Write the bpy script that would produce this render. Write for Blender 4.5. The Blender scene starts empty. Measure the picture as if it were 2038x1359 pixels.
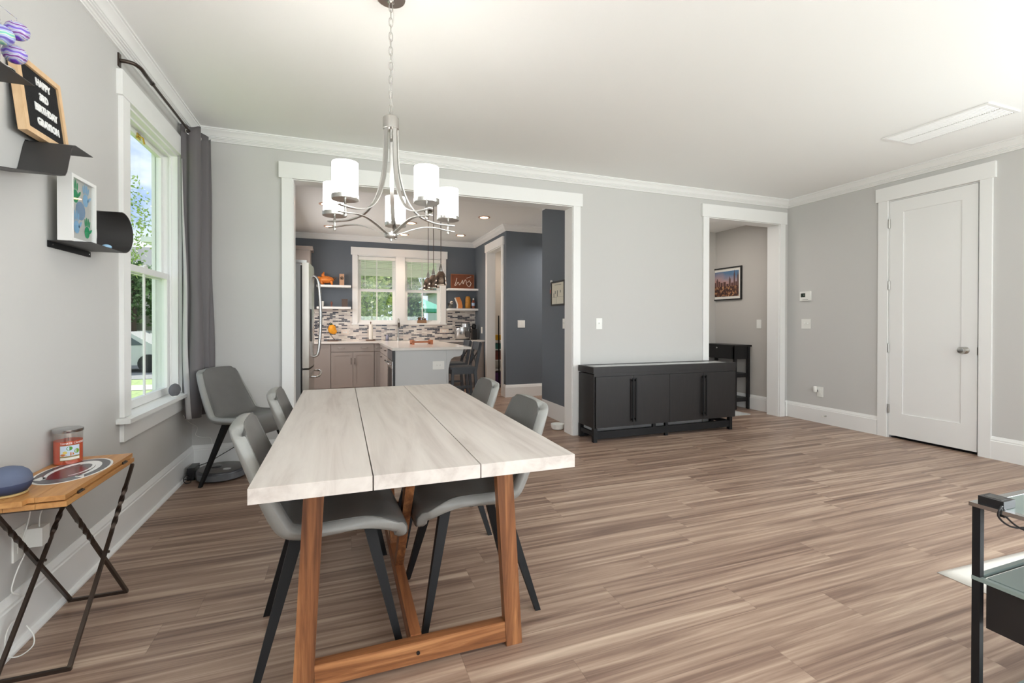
import bpy, bmesh, math, random
from math import pi, sin, cos, radians, sqrt, atan2
from mathutils import Vector, Matrix, noise

random.seed(7)
scene = bpy.context.scene
COL = scene.collection

# ------------------------------------------------------------------ camera
cam_data = bpy.data.cameras.new('camera')
cam = bpy.data.objects.new('camera', cam_data)
COL.objects.link(cam)
cam_data.sensor_width = 36.0
cam_data.lens = 926.74 / 2038 * 36.0
cam_data.shift_y = -30.94 / 2038
cam_data.clip_start = 0.05
cam_data.clip_end = 500
fw = Vector((0.34358646, 0.93910016, -0.00626316))
rt = Vector((0.93912044, -0.34358618, 0.00115404))
up = Vector((0.00106818, 0.00627838, 0.99997972))
cam.matrix_world = Matrix(((rt.x, up.x, -fw.x, 0), (rt.y, up.y, -fw.y, 0), (rt.z, up.z, -fw.z, 1.184), (0, 0, 0, 1)))
scene.camera = cam

# ------------------------------------------------------------------ colour management
vs = scene.view_settings
vs.view_transform = 'Standard'
vs.look = 'None'
vs.gamma = 1.0
vs.use_curve_mapping = False
vs.exposure = 0.50
try:
    scene.cycles.use_denoising = True
    scene.cycles.max_bounces = 10
    scene.cycles.diffuse_bounces = 6
    scene.cycles.transparent_max_bounces = 16
    scene.cycles.sample_clamp_indirect = 6.0
    scene.cycles.caustics_reflective = False
    scene.cycles.caustics_refractive = False
except Exception:
    pass

# ------------------------------------------------------------------ world: blue sky with white clouds
world = bpy.data.worlds.new('sky')
scene.world = world
world.use_nodes = True
wn = world.node_tree.nodes; wl = world.node_tree.links
wn.clear()
w_out = wn.new('ShaderNodeOutputWorld')
w_bg = wn.new('ShaderNodeBackground')
w_tc = wn.new('ShaderNodeTexCoord')
w_map = wn.new('ShaderNodeMapping'); w_map.inputs['Scale'].default_value = (1, 1, 2.2)
w_noise = wn.new('ShaderNodeTexNoise'); w_noise.inputs['Scale'].default_value = 3.2; w_noise.inputs['Detail'].default_value = 7; w_noise.inputs['Roughness'].default_value = 0.55
w_ramp = wn.new('ShaderNodeValToRGB')
w_ramp.color_ramp.elements[0].position = 0.40; w_ramp.color_ramp.elements[0].color = (0.36, 0.50, 0.78, 1)
w_ramp.color_ramp.elements[1].position = 0.54; w_ramp.color_ramp.elements[1].color = (0.92, 0.95, 1.0, 1)
wl.new(w_tc.outputs['Generated'], w_map.inputs['Vector']); wl.new(w_map.outputs[0], w_noise.inputs['Vector'])
wl.new(w_noise.outputs['Fac'], w_ramp.inputs[0]); wl.new(w_ramp.outputs[0], w_bg.inputs[0])
w_bg.inputs[1].default_value = 1.0
wl.new(w_bg.outputs[0], w_out.inputs[0])

# ------------------------------------------------------------------ lights
def area(name, loc, rot, sx, sy, power, col=(1, 1, 1), spread=180):
    d = bpy.data.lights.new(name, 'AREA'); d.shape = 'RECTANGLE'; d.size = sx; d.size_y = sy
    d.energy = power; d.color = col; d.spread = radians(spread)
    o = bpy.data.objects.new(name, d); COL.objects.link(o); o.location = loc; o.rotation_euler = rot
    return o
sun_d = bpy.data.lights.new('sun', 'SUN'); sun_d.energy = 4.2; sun_d.angle = radians(1.0); sun_d.color = (1, 0.95, 0.86)
sun_o = bpy.data.objects.new('sun', sun_d); COL.objects.link(sun_o)
sun_o.rotation_euler = Vector((0.0, 0.70, 0.80)).to_track_quat('Z', 'Y').to_euler()
# unseen fill panels standing in for daylight at off-view openings, kitchen, pantry and hall
area('daylight_rear_doors', (2.4, -3.12, 1.25), (radians(168), 0, 0), 4.5, 2.2, 140, (0.93, 0.97, 1.0))  # added fill, turned up to brighten the ceiling
area('daylight_left_window', (-1.10, -1.3, 1.5), (0, radians(-130), 0), 1.7, 1.6, 65, (0.93, 0.97, 1.0))  # added fill at the unseen left window
area('daylight_right_windows', (5.32, -0.7, 1.5), (0, radians(112), 0), 1.7, 3.0, 122, (0.93, 0.97, 1.0))  # added fill that lightens the left wall
area('daylight_kitchen_side', (-1.10, 7.0, 1.5), (0, radians(-66), 0), 1.5, 2.2, 48, (1.0, 0.96, 0.93))  # added kitchen fill, the wall behind it has no window
area('pantry_ceiling_light', (3.1, 8.0, 2.68), (0, 0, 0), 0.3, 0.3, 10, (1.0, 0.84, 0.68))  # added fill to lighten the pantry interior
area('daylight_hall', (3.6, 6.3, 2.45), (0, 0, 0), 1.0, 0.8, 16, (1.0, 0.95, 0.91))  # added overhead fill in the unseen part of the passage
area('daylight_entry', (4.2, 5.05, 2.5), (0, 0, 0), 0.7, 0.5, 8, (1.0, 0.93, 0.86))  # added overhead fill for the hall, kept out of view

# ------------------------------------------------------------------ materials
MATS = {}
def nodes(m):
    return m.node_tree.nodes, m.node_tree.links
def mat(name, col=(0.5, 0.5, 0.5), rough=0.5, metal=0.0, spec=0.5, emit=None, estr=0.0, coat=0.0, bump=0.0, bscale=200.0, var=0.0, vscale=6.0, trans=0.0):
    if name in MATS: return MATS[name]
    m = bpy.data.materials.new(name); m.use_nodes = True
    n, l = nodes(m)
    b = n['Principled BSDF']
    b.inputs['Base Color'].default_value = (*col, 1)
    b.inputs['Roughness'].default_value = rough
    b.inputs['Metallic'].default_value = metal
    b.inputs['Specular IOR Level'].default_value = spec
    b.inputs['Coat Weight'].default_value = coat
    b.inputs['Transmission Weight'].default_value = trans
    if emit is not None:
        b.inputs['Emission Color'].default_value = (*emit, 1); b.inputs['Emission Strength'].default_value = estr
    tc = n.new('ShaderNodeTexCoord')
    if var > 0:
        t = n.new('ShaderNodeTexNoise'); t.inputs['Scale'].default_value = vscale; t.inputs['Detail'].default_value = 4
        l.new(tc.outputs['Object'], t.inputs['Vector'])
        mx = n.new('ShaderNodeMix'); mx.data_type = 'RGBA'
        mx.inputs[6].default_value = (*[c * (1 - var) for c in col], 1)
        mx.inputs[7].default_value = (*[min(1, c * (1 + var)) for c in col], 1)
        l.new(t.outputs['Fac'], mx.inputs[0]); l.new(mx.outputs[2], b.inputs['Base Color'])
    if bump > 0:
        t2 = n.new('ShaderNodeTexNoise'); t2.inputs['Scale'].default_value = bscale; t2.inputs['Detail'].default_value = 3
        l.new(tc.outputs['Object'], t2.inputs['Vector'])
        bp = n.new('ShaderNodeBump'); bp.inputs['Strength'].default_value = bump; bp.inputs['Distance'].default_value = 0.002
        l.new(t2.outputs['Fac'], bp.inputs['Height']); l.new(bp.outputs[0], b.inputs['Normal'])
    MATS[name] = m
    return m
def srgb(r, g, b):
    f = lambda c: ((c / 255) / 12.92) if c / 255 <= 0.04045 else (((c / 255) + 0.055) / 1.055) ** 2.4
    return (f(r), f(g), f(b))

def wood_mat(name, c1, c2, c3, axis, scale=1.0, rough=0.45, streak=14.0, bump=0.12, coords='Object', knots=0.0):
    """streaked timber whose grain runs along the given axis"""
    m = bpy.data.materials.new(name); m.use_nodes = True
    n, l = nodes(m); b = n['Principled BSDF']
    tc = n.new('ShaderNodeTexCoord')
    mp = n.new('ShaderNodeMapping')
    s = [streak * scale] * 3; s[axis] = 0.9 * scale
    mp.inputs['Scale'].default_value = s
    l.new(tc.outputs[coords], mp.inputs['Vector'])
    a = n.new('ShaderNodeTexNoise'); a.inputs['Scale'].default_value = 1.4; a.inputs['Detail'].default_value = 8; a.inputs['Roughness'].default_value = 0.62; a.inputs['Distortion'].default_value = 0.6
    l.new(mp.outputs[0], a.inputs['Vector'])
    r = n.new('ShaderNodeValToRGB'); cr = r.color_ramp
    cr.elements[0].position = 0.30; cr.elements[0].color = (*c1, 1)
    cr.elements[1].position = 0.72; cr.elements[1].color = (*c3, 1)
    e = cr.elements.new(0.5); e.color = (*c2, 1)
    l.new(a.outputs['Fac'], r.inputs[0])
    l.new(r.outputs[0], b.inputs['Base Color'])
    b.inputs['Roughness'].default_value = rough
    bp = n.new('ShaderNodeBump'); bp.inputs['Strength'].default_value = bump; bp.inputs['Distance'].default_value = 0.002
    l.new(a.outputs['Fac'], bp.inputs['Height']); l.new(bp.outputs[0], b.inputs['Normal'])
    return m

def M_(n, op, a=None, b=None, l=None):
    x = n.new('ShaderNodeMath'); x.operation = op
    for i, v in enumerate((a, b)):
        if v is None: continue
        if isinstance(v, (int, float)): x.inputs[i].default_value = v
        else: l.new(v, x.inputs[i])
    return x.outputs[0]

def floor_material():
    m = bpy.data.materials.new('vinyl_plank_floor'); m.use_nodes = True
    n, l = nodes(m); b = n['Principled BSDF']
    g = n.new('ShaderNodeNewGeometry'); sp = n.new('ShaderNodeSeparateXYZ'); l.new(g.outputs['Position'], sp.inputs[0])
    X, Y = sp.outputs[0], sp.outputs[1]
    W_, L_ = 0.182, 1.22
    row = M_(n, 'FLOOR', M_(n, 'DIVIDE', Y, W_, l), None, l)
    wn1 = n.new('ShaderNodeTexWhiteNoise'); wn1.noise_dimensions = '1D'; l.new(row, wn1.inputs['W'])
    xo = M_(n, 'DIVIDE', M_(n, 'ADD', X, M_(n, 'MULTIPLY', wn1.outputs['Value'], 5.0, l), l), L_, l)
    colm = M_(n, 'FLOOR', xo, None, l)
    cid = M_(n, 'ADD', M_(n, 'MULTIPLY', row, 37.7, l), colm, l)
    wn2 = n.new('ShaderNodeTexWhiteNoise'); wn2.noise_dimensions = '1D'; l.new(cid, wn2.inputs['W'])
    rnd = wn2.outputs['Value']
    # grain
    cmb = n.new('ShaderNodeCombineXYZ')
    l.new(M_(n, 'MULTIPLY', X, 0.34, l), cmb.inputs[0])
    l.new(M_(n, 'MULTIPLY', Y, 12.0, l), cmb.inputs[1])
    l.new(M_(n, 'MULTIPLY', rnd, 60.0, l), cmb.inputs[2])
    t = n.new('ShaderNodeTexNoise'); t.inputs['Scale'].default_value = 1.7; t.inputs['Detail'].default_value = 7; t.inputs['Roughness'].default_value = 0.6; t.inputs['Distortion'].default_value = 0.9
    l.new(cmb.outputs[0], t.inputs['Vector'])
    cmb2 = n.new('ShaderNodeCombineXYZ')
    l.new(M_(n, 'MULTIPLY', X, 2.2, l), cmb2.inputs[0]); l.new(M_(n, 'MULTIPLY', Y, 55.0, l), cmb2.inputs[1]); l.new(M_(n, 'MULTIPLY', rnd, 30.0, l), cmb2.inputs[2])
    t2 = n.new('ShaderNodeTexNoise'); t2.inputs['Scale'].default_value = 1.5; t2.inputs['Detail'].default_value = 4
    l.new(cmb2.outputs[0], t2.inputs['Vector'])
    mixv = M_(n, 'ADD', M_(n, 'MULTIPLY', t.outputs['Fac'], 0.84, l), M_(n, 'MULTIPLY', t2.outputs['Fac'], 0.16, l), l)
    mixv = M_(n, 'ADD', mixv, M_(n, 'MULTIPLY', M_(n, 'SUBTRACT', rnd, 0.5, l), 0.035, l), l)
    r = n.new('ShaderNodeValToRGB'); cr = r.color_ramp
    cr.elements[0].position = 0.28; cr.elements[0].color = (*srgb(92, 70, 59), 1)
    cr.elements[1].position = 0.74; cr.elements[1].color = (*srgb(210, 188, 168), 1)
    e = cr.elements.new(0.44); e.color = (*srgb(136, 111, 97), 1)
    e = cr.elements.new(0.54); e.color = (*srgb(164, 139, 122), 1)
    l.new(mixv, r.inputs[0])
    # seams
    fy = M_(n, 'FRACT', M_(n, 'DIVIDE', Y, W_, l), None, l); fx = M_(n, 'FRACT', xo, None, l)
    sy = M_(n, 'LESS_THAN', fy, 0.010, l); sx = M_(n, 'LESS_THAN', fx, 0.0016, l)
    seam = M_(n, 'MAXIMUM', sy, sx, l)
    mx = n.new('ShaderNodeMix'); mx.data_type = 'RGBA'
    l.new(M_(n, 'MULTIPLY', seam, 0.35, l), mx.inputs[0]); l.new(r.outputs[0], mx.inputs[6]); mx.inputs[7].default_value = (*srgb(74, 58, 50), 1)
    l.new(mx.outputs[2], b.inputs['Base Color'])
    rr = M_(n, 'ADD', 0.30, M_(n, 'MULTIPLY', t2.outputs['Fac'], 0.16, l), l)
    l.new(rr, b.inputs['Roughness'])
    b.inputs['Specular IOR Level'].default_value = 0.45
    bp = n.new('ShaderNodeBump'); bp.inputs['Strength'].default_value = 0.10; bp.inputs['Distance'].default_value = 0.002
    l.new(mixv, bp.inputs['Height']); l.new(bp.outputs[0], b.inputs['Normal'])
    return m

def mosaic_material():
    m = bpy.data.materials.new('mosaic_backsplash'); m.use_nodes = True
    n, l = nodes(m); b = n['Principled BSDF']
    g = n.new('ShaderNodeNewGeometry'); sp = n.new('ShaderNodeSeparateXYZ'); l.new(g.outputs['Position'], sp.inputs[0])
    X, Z = M_(n, 'ADD', sp.outputs[0], 10.0, l), sp.outputs[2]
    RW, BW = 0.0255, 0.098
    zz = M_(n, 'DIVIDE', Z, RW, l); row = M_(n, 'FLOOR', zz, None, l)
    par = M_(n, 'MULTIPLY', M_(n, 'MODULO', row, 2.0, l), 0.5, l)
    xx = M_(n, 'ADD', M_(n, 'DIVIDE', X, BW, l), par, l); colm = M_(n, 'FLOOR', xx, None, l)
    cid = M_(n, 'ADD', M_(n, 'MULTIPLY', row, 91.3, l), colm, l)
    w2 = n.new('ShaderNodeTexWhiteNoise'); w2.noise_dimensions = '1D'; l.new(cid, w2.inputs['W'])
    r = n.new('ShaderNodeValToRGB'); cr = r.color_ramp; cr.interpolation = 'CONSTANT'
    cr.elements[0].position = 0.0; cr.elements[0].color = (*srgb(62, 64, 74), 1)
    cr.elements[1].position = 0.30; cr.elements[1].color = (*srgb(206, 197, 190), 1)
    for p, c in ((0.20, (92, 88, 92)), (0.60, (222, 216, 208)), (0.85, (184, 174, 170))):
        e = cr.elements.new(p); e.color = (*srgb(*c), 1)
    l.new(w2.outputs['Value'], r.inputs[0])
    fz = M_(n, 'FRACT', zz, None, l); fx = M_(n, 'FRACT', xx, None, l)
    grout = M_(n, 'MAXIMUM', M_(n, 'LESS_THAN', fz, 0.12, l), M_(n, 'LESS_THAN', fx, 0.03, l), l)
    mx = n.new('ShaderNodeMix'); mx.data_type = 'RGBA'
    l.new(grout, mx.inputs[0]); l.new(r.outputs[0], mx.inputs[6]); mx.inputs[7].default_value = (*srgb(205, 198, 192), 1)
    l.new(mx.outputs[2], b.inputs['Base Color'])
    b.inputs['Roughness'].default_value = 0.22
    bp = n.new('ShaderNodeBump'); bp.inputs['Strength'].default_value = 0.3; bp.inputs['Distance'].default_value = 0.001; bp.invert = True
    l.new(grout, bp.inputs['Height']); l.new(bp.outputs[0], b.inputs['Normal'])
    return m

def glass_mat(name, tint=(1, 1, 1), refl=0.08, rough=0.0):
    m = bpy.data.materials.new(name); m.use_nodes = True
    n, l = nodes(m); n.clear()
    o = n.new('ShaderNodeOutputMaterial'); mx = n.new('ShaderNodeMixShader')
    t = n.new('ShaderNodeBsdfTransparent'); t.inputs[0].default_value = (*tint, 1)
    gl = n.new('ShaderNodeBsdfGlossy'); gl.inputs['Roughness'].default_value = rough
    mx.inputs[0].default_value = refl
    l.new(t.outputs[0], mx.inputs[1]); l.new(gl.outputs[0], mx.inputs[2]); l.new(mx.outputs[0], o.inputs[0])
    return m

def stripe_mat(name, cols, scale):
    m = bpy.data.materials.new(name); m.use_nodes = True
    n, l = nodes(m); b = n['Principled BSDF']; b.inputs['Roughness'].default_value = 0.35
    tc = n.new('ShaderNodeTexCoord'); w = n.new('ShaderNodeTexWave'); w.bands_direction = 'Z'
    w.inputs['Scale'].default_value = scale; w.inputs['Distortion'].default_value = 3.5; w.inputs['Detail'].default_value = 2; w.inputs['Detail Scale'].default_value = 2
    l.new(tc.outputs['Object'], w.inputs['Vector'])
    r = n.new('ShaderNodeValToRGB'); cr = r.color_ramp
    cr.elements[0].position = 0; cr.elements[0].color = (*cols[0], 1)
    cr.elements[1].position = 1; cr.elements[1].color = (*cols[-1], 1)
    for i, c in enumerate(cols[1:-1]):
        e = cr.elements.new((i + 1) / (len(cols) - 1)); e.color = (*c, 1)
    l.new(w.outputs['Fac'], r.inputs[0]); l.new(r.outputs[0], b.inputs['Base Color'])
    return m

def foliage_mat(name, c1, c2, c3):
    m = bpy.data.materials.new(name); m.use_nodes = True
    n, l = nodes(m); b = n['Principled BSDF']; b.inputs['Roughness'].default_value = 0.6
    g = n.new('ShaderNodeNewGeometry'); t = n.new('ShaderNodeTexNoise'); t.inputs['Scale'].default_value = 9; t.inputs['Detail'].default_value = 6
    l.new(g.outputs['Position'], t.inputs['Vector'])
    r = n.new('ShaderNodeValToRGB'); cr = r.color_ramp
    cr.elements[0].position = 0.35; cr.elements[0].color = (*c1, 1)
    cr.elements[1].position = 0.66; cr.elements[1].color = (*c3, 1)
    e = cr.elements.new(0.5); e.color = (*c2, 1)
    l.new(t.outputs['Fac'], r.inputs[0]); l.new(r.outputs[0], b.inputs['Base Color'])
    return m

M_WALL = mat('wall_grey_paint', srgb(203, 202, 200), 0.75, spec=0.2)
M_CEIL = mat('ceiling_paint', srgb(245, 246, 245), 0.85, spec=0.1)
M_TRIM = mat('white_trim_paint', srgb(238, 238, 237), 0.38, spec=0.4)
M_KWALL = mat('slate_blue_paint', srgb(106, 113, 121), 0.7, spec=0.2, var=0.03, vscale=40)
M_HWALL = mat('hall_grey_paint', srgb(196, 192, 187), 0.75, spec=0.2)
M_FLOOR = floor_material()
M_MOSAIC = mosaic_material()
M_GLASS = glass_mat('window_glass', (0.97, 0.99, 0.98), 0.06)
M_CLEAR = glass_mat('clear_glass', (0.96, 0.97, 0.97), 0.035)
M_FROST = mat('frosted_jar_glass', (0.86, 0.86, 0.84), 0.35, trans=0.6)
M_NICKEL = mat('brushed_nickel', srgb(196, 194, 190), 0.28, metal=1.0)
M_STEEL = mat('stainless_steel', srgb(190, 190, 190), 0.25, metal=1.0)
M_CHROME = mat('chrome', srgb(225, 225, 225), 0.12, metal=1.0)
M_BRASS = mat('brass', srgb(214, 180, 96), 0.25, metal=1.0)
M_BLACK = mat('black_powder_coat', srgb(20, 20, 22), 0.5, spec=0.3, bump=0.1, bscale=400)
M_SHELF = mat('charcoal_sheet_metal', srgb(62, 60, 60), 0.5)
M_BLKPL = mat('black_plastic', srgb(24, 24, 26), 0.35)
M_WHPL = mat('white_plastic', srgb(238, 238, 234), 0.35)
M_GREYPL = mat('dark_grey_plastic', srgb(70, 70, 74), 0.3)
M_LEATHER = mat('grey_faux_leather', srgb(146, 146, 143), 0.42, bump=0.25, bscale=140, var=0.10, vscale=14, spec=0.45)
M_LEATHER_SHADED = mat('grey_faux_leather_inner', srgb(98, 97, 95), 0.34, bump=0.2, bscale=140, var=0.10, vscale=14, spec=0.5)  # same leather in a darker colour, painting in shade on the inner faces
M_PIPING = mat('grey_piping', srgb(108, 107, 104), 0.5)
M_CURT = mat('grey_blackout_fabric', srgb(100, 96, 98), 0.5, bump=0.25, bscale=500, spec=0.35)
M_LINING = mat('pale_curtain_lining', srgb(190, 188, 188), 0.8)
M_ESPRESSO = wood_mat('espresso_wood', srgb(14, 11, 11), srgb(20, 16, 16), srgb(28, 23, 23), 2, 3.0, 0.45, 10, 0.06)
M_BLKWOOD = mat('black_painted_wood', srgb(20, 20, 22), 0.4)
M_TABLETOP = wood_mat('whitewashed_tabletop_wood', srgb(184, 174, 168), srgb(204, 196, 190), srgb(216, 209, 203), 1, 0.9, 0.42, 11, 0.05)
M_STAIN = wood_mat('orange_stained_pine', srgb(84, 50, 32), srgb(136, 88, 56), srgb(190, 132, 86), 2, 1.5, 0.38, 16, 0.08)
M_STAINX = wood_mat('orange_stained_pine_crossways', srgb(96, 58, 36), srgb(148, 96, 60), srgb(206, 150, 102), 0, 1.5, 0.38, 16, 0.08)
M_STAINY = wood_mat('orange_stained_pine_lengthways', srgb(104, 62, 38), srgb(142, 88, 56), srgb(176, 118, 76), 1, 1.5, 0.38, 16, 0.08)
M_OAK = wood_mat('golden_oak', srgb(172, 118, 66), srgb(194, 140, 84), srgb(212, 160, 100), 1, 2.2, 0.4, 9, 0.05)
M_PALEWOOD = wood_mat('pale_frame_wood', srgb(216, 178, 134), srgb(228, 192, 150), srgb(236, 204, 164), 2, 3.0, 0.5, 8, 0.03)
M_ORWOOD = wood_mat('orange_carved_wood', srgb(170, 86, 26), srgb(214, 122, 44), srgb(236, 152, 66), 0, 4.0, 0.4, 8, 0.05)
M_IRON = mat('bronze_wrought_iron', srgb(78, 68, 62), 0.32, metal=0.8)
M_CAB = mat('taupe_cabinet_paint', srgb(160, 150, 144), 0.45)
M_PEN = mat('pale_grey_panel_paint', srgb(200, 202, 203), 0.5)
M_QUARTZ = mat('white_quartz', srgb(232, 226, 220), 0.12, var=0.03, vscale=60)
M_STOOL = mat('charcoal_painted_wood', srgb(72, 76, 82), 0.45)
M_SHADE = mat('frosted_lamp_glass', (0.95, 0.93, 0.90), 0.3, emit=(1.0, 0.98, 0.96), estr=6.0)
M_BULB = mat('lit_lamp_face', (1, 0.9, 0.8), 0.3, emit=(1.0, 0.86, 0.72), estr=3.0)
M_FRIDGE = mat('grey_fridge_side', srgb(150, 150, 150), 0.4, var=0.06, vscale=300)
M_SPEAKER = mat('blue_grey_speaker_cloth', srgb(98, 108, 134), 0.8, bump=0.3, bscale=900)
M_NAVY = mat('navy_rubber', srgb(52, 62, 92), 0.7)
M_PAPER = mat('white_paper', srgb(236, 232, 224), 0.7)
M_BROWN = mat('dark_brown_finish', srgb(96, 70, 54), 0.5)

# ------------------------------------------------------------------ mesh helpers
class MB:
    """collects shapes given in scene metres and links them as one mesh object"""
    def __init__(self): self.bm = bmesh.new()
    def box(self, x0, x1, y0, y1, z0, z1, M=None):
        v = [self.bm.verts.new(p if M is None else M @ Vector(p)) for p in
             ((x0, y0, z0), (x1, y0, z0), (x1, y1, z0), (x0, y1, z0), (x0, y0, z1), (x1, y0, z1), (x1, y1, z1), (x0, y1, z1))]
        for f in ((0, 3, 2, 1), (4, 5, 6, 7), (0, 1, 5, 4), (1, 2, 6, 5), (2, 3, 7, 6), (3, 0, 4, 7)):
            self.bm.faces.new([v[i] for i in f])
        return self
    def hexa(self, pts):
        v = [self.bm.verts.new(p) for p in pts]
        for f in ((0, 3, 2, 1), (4, 5, 6, 7), (0, 1, 5, 4), (1, 2, 6, 5), (2, 3, 7, 6), (3, 0, 4, 7)):
            self.bm.faces.new([v[i] for i in f])
        return self
    def tube(self, pts, r, seg=8, closed=False, caps=True):
        pts = [Vector(p) for p in pts]; n = len(pts)
        rs = r if isinstance(r, (list, tuple)) else [r] * n
        rings = []; prev = None
        for i, p in enumerate(pts):
            a = pts[(i - 1) % n] if (closed or i > 0) else p
            b = pts[(i + 1) % n] if (closed or i < n - 1) else p
            t = (b - a).normalized()
            if prev is None:
                u = t.cross(Vector((0, 0, 1)))
                if u.length < 1e-3: u = t.cross(Vector((1, 0, 0)))
            else:
                u = prev - t * prev.dot(t)
            u.normalize(); w = t.cross(u); prev = u
            rings.append([self.bm.verts.new(p + (u * cos(2 * pi * k / seg + pi / seg) + w * sin(2 * pi * k / seg + pi / seg)) * rs[i]) for k in range(seg)])
        m = n if closed else n - 1
        for i in range(m):
            A, B = rings[i], rings[(i + 1) % n]
            for k in range(seg): self.bm.faces.new((A[k], A[(k + 1) % seg], B[(k + 1) % seg], B[k]))
        if not closed and caps:
            self.bm.faces.new(rings[0][::-1]); self.bm.faces.new(rings[-1])
        return self
    def ribbon(self, pts, w, t, side):
        """flat bar following pts; w across 'side' direction, t thick"""
        pts = [Vector(p) for p in pts]; side = Vector(side).normalized(); rings = []
        for i, p in enumerate(pts):
            a = pts[max(0, i - 1)]; b = pts[min(len(pts) - 1, i + 1)]
            d = (b - a).normalized(); nrm = d.cross(side).normalized()
            rings.append([self.bm.verts.new(p + side * sx * w / 2 + nrm * sn * t / 2) for sx, sn in ((-1, -1), (1, -1), (1, 1), (-1, 1))])
        for A, B in zip(rings, rings[1:]):
            for k in range(4): self.bm.faces.new((A[k], A[(k + 1) % 4], B[(k + 1) % 4], B[k]))
        self.bm.faces.new(rings[0][::-1]); self.bm.faces.new(rings[-1])
        return self
    def lathe(self, prof, c, seg=24, M=None, sx=1.0, sy=1.0):
        """prof = list of (radius, height) from bottom to top; capped where radius > 0 at the ends"""
        rings = []
        for r, z in prof:
            if r < 1e-6:
                p = Vector((0, 0, z))
                rings.append([self.bm.verts.new((M @ p if M else p) + Vector(c))])
            else:
                ring = []
                for k in range(seg):
                    p = Vector((r * cos(2 * pi * k / seg) * sx, r * sin(2 * pi * k / seg) * sy, z))
                    ring.append(self.bm.verts.new((M @ p if M else p) + Vector(c)))
                rings.append(ring)
        for A, B in zip(rings, rings[1:]):
            if len(A) == 1 and len(B) == 1: continue
            for k in range(seg):
                k2 = (k + 1) % seg
                if len(A) == 1: self.bm.faces.new((A[0], B[k2], B[k]))
                elif len(B) == 1: self.bm.faces.new((A[k], A[k2], B[0]))
                else: self.bm.faces.new((A[k], A[k2], B[k2], B[k]))
        if len(rings[0]) > 1: self.bm.faces.new(rings[0][::-1])
        if len(rings[-1]) > 1: self.bm.faces.new(rings[-1])
        return self
    def sphere(self, c, r, seg=20, rings=12, s=(1, 1, 1)):
        prof = [(max(0, r * sin(pi * i / rings)) if 0 < i < rings else 0, -r * cos(pi * i / rings) * s[2]) for i in range(rings + 1)]
        return self.lathe(prof, c, seg, None, s[0], s[1])
    def prism(self, poly, axis, a, b):
        """poly in the plane of the other two axes (in x,y,z order), extruded from a to b"""
        def P(u, v, w):
            return ((w, u, v), (u, w, v), (u, v, w))[axis]
        A = [self.bm.verts.new(P(u, v, a)) for u, v in poly]; B = [self.bm.verts.new(P(u, v, b)) for u, v in poly]
        self.bm.faces.new(A[::-1]); self.bm.faces.new(B); n = len(poly)
        for i in range(n): self.bm.faces.new((A[i], A[(i + 1) % n], B[(i + 1) % n], B[i]))
        return self
    def sheet(self, path, axis, a, b, t):
        """thin folded plate: path of (u, v) points thickened by t and extruded along axis"""
        L = []; R = []
        n = len(path)
        for i in range(n):
            p = Vector(path[i]); q0 = Vector(path[max(0, i - 1)]); q1 = Vector(path[min(n - 1, i + 1)])
            d = (q1 - q0).normalized(); nr = Vector((-d.y, d.x)) * t / 2
            L.append(tuple(p + nr)); R.append(tuple(p - nr))
        def P(u, v, w): return ((w, u, v), (u, w, v), (u, v, w))[axis]
        q = [[self.bm.verts.new(P(u[0], u[1], w)) for u in lst] for lst in (L, R) for w in (a, b)]
        La, Lb, Ra, Rb = q
        for i in range(n - 1):
            self.bm.faces.new((La[i], La[i + 1], Lb[i + 1], Lb[i])); self.bm.faces.new((Ra[i], Rb[i], Rb[i + 1], Ra[i + 1]))
            self.bm.faces.new((La[i], Ra[i], Ra[i + 1], La[i + 1])); self.bm.faces.new((Lb[i], Lb[i + 1], Rb[i + 1], Rb[i]))
        self.bm.faces.new((La[0], Lb[0], Rb[0], Ra[0])); self.bm.faces.new((La[-1], Ra[-1], Rb[-1], Lb[-1]))
        return self
    def sweep(self, path, prof, closed=False, z0=0.0):
        """profile (distance to the left of travel, height) swept along a plan path with mitred corners"""
        P2 = [Vector(p) for p in path]; n = len(P2); rings = []
        def nrm(a, b): d = (b - a).normalized(); return Vector((-d.y, d.x))
        for i in range(n):
            if closed or 0 < i < n - 1:
                n1 = nrm(P2[(i - 1) % n], P2[i]); n2 = nrm(P2[i], P2[(i + 1) % n]); m = (n1 + n2) / (1 + n1.dot(n2))
            elif i == 0: m = nrm(P2[0], P2[1])
            else: m = nrm(P2[-2], P2[-1])
            rings.append([self.bm.verts.new((P2[i].x + m.x * d, P2[i].y + m.y * d, z0 + h)) for d, h in prof])
        k = len(prof)
        for i in range(n if closed else n - 1):
            A, B = rings[i], rings[(i + 1) % n]
            for j in range(k): self.bm.faces.new((A[j], A[(j + 1) % k], B[(j + 1) % k], B[j]))
        if not closed: self.bm.faces.new(rings[0][::-1]); self.bm.faces.new(rings[-1])
        return self
    def text(self, s, size, M, extrude=0.001, align='CENTER', sx=1.0, bold=0.0, bend=None):
        cu = bpy.data.curves.new('t', 'FONT'); cu.body = s; cu.size = size; cu.align_x = align; cu.align_y = 'CENTER'
        cu.extrude = extrude; cu.offset = bold; cu.resolution_u = 3
        o = bpy.data.objects.new('t', cu); COL.objects.link(o)
        bpy.context.view_layer.update()
        me = bpy.data.meshes.new_from_object(o)
        for v in me.vertices:
            p = Vector((v.co.x * sx, v.co.y, v.co.z))
            v.co = bend(p) if bend else M @ p
        self.bm.from_mesh(me)
        bpy.data.objects.remove(o); bpy.data.curves.remove(cu); bpy.data.meshes.remove(me)
        return self
    def bevel(self, w, seg=2, ang=30):
        es = [e for e in self.bm.edges if len(e.link_faces) == 2 and e.calc_face_angle(0) > radians(ang)]
        bmesh.ops.bevel(self.bm, geom=es, offset=w, segments=seg, profile=0.5, affect='EDGES', clamp_overlap=True)
        return self
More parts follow.
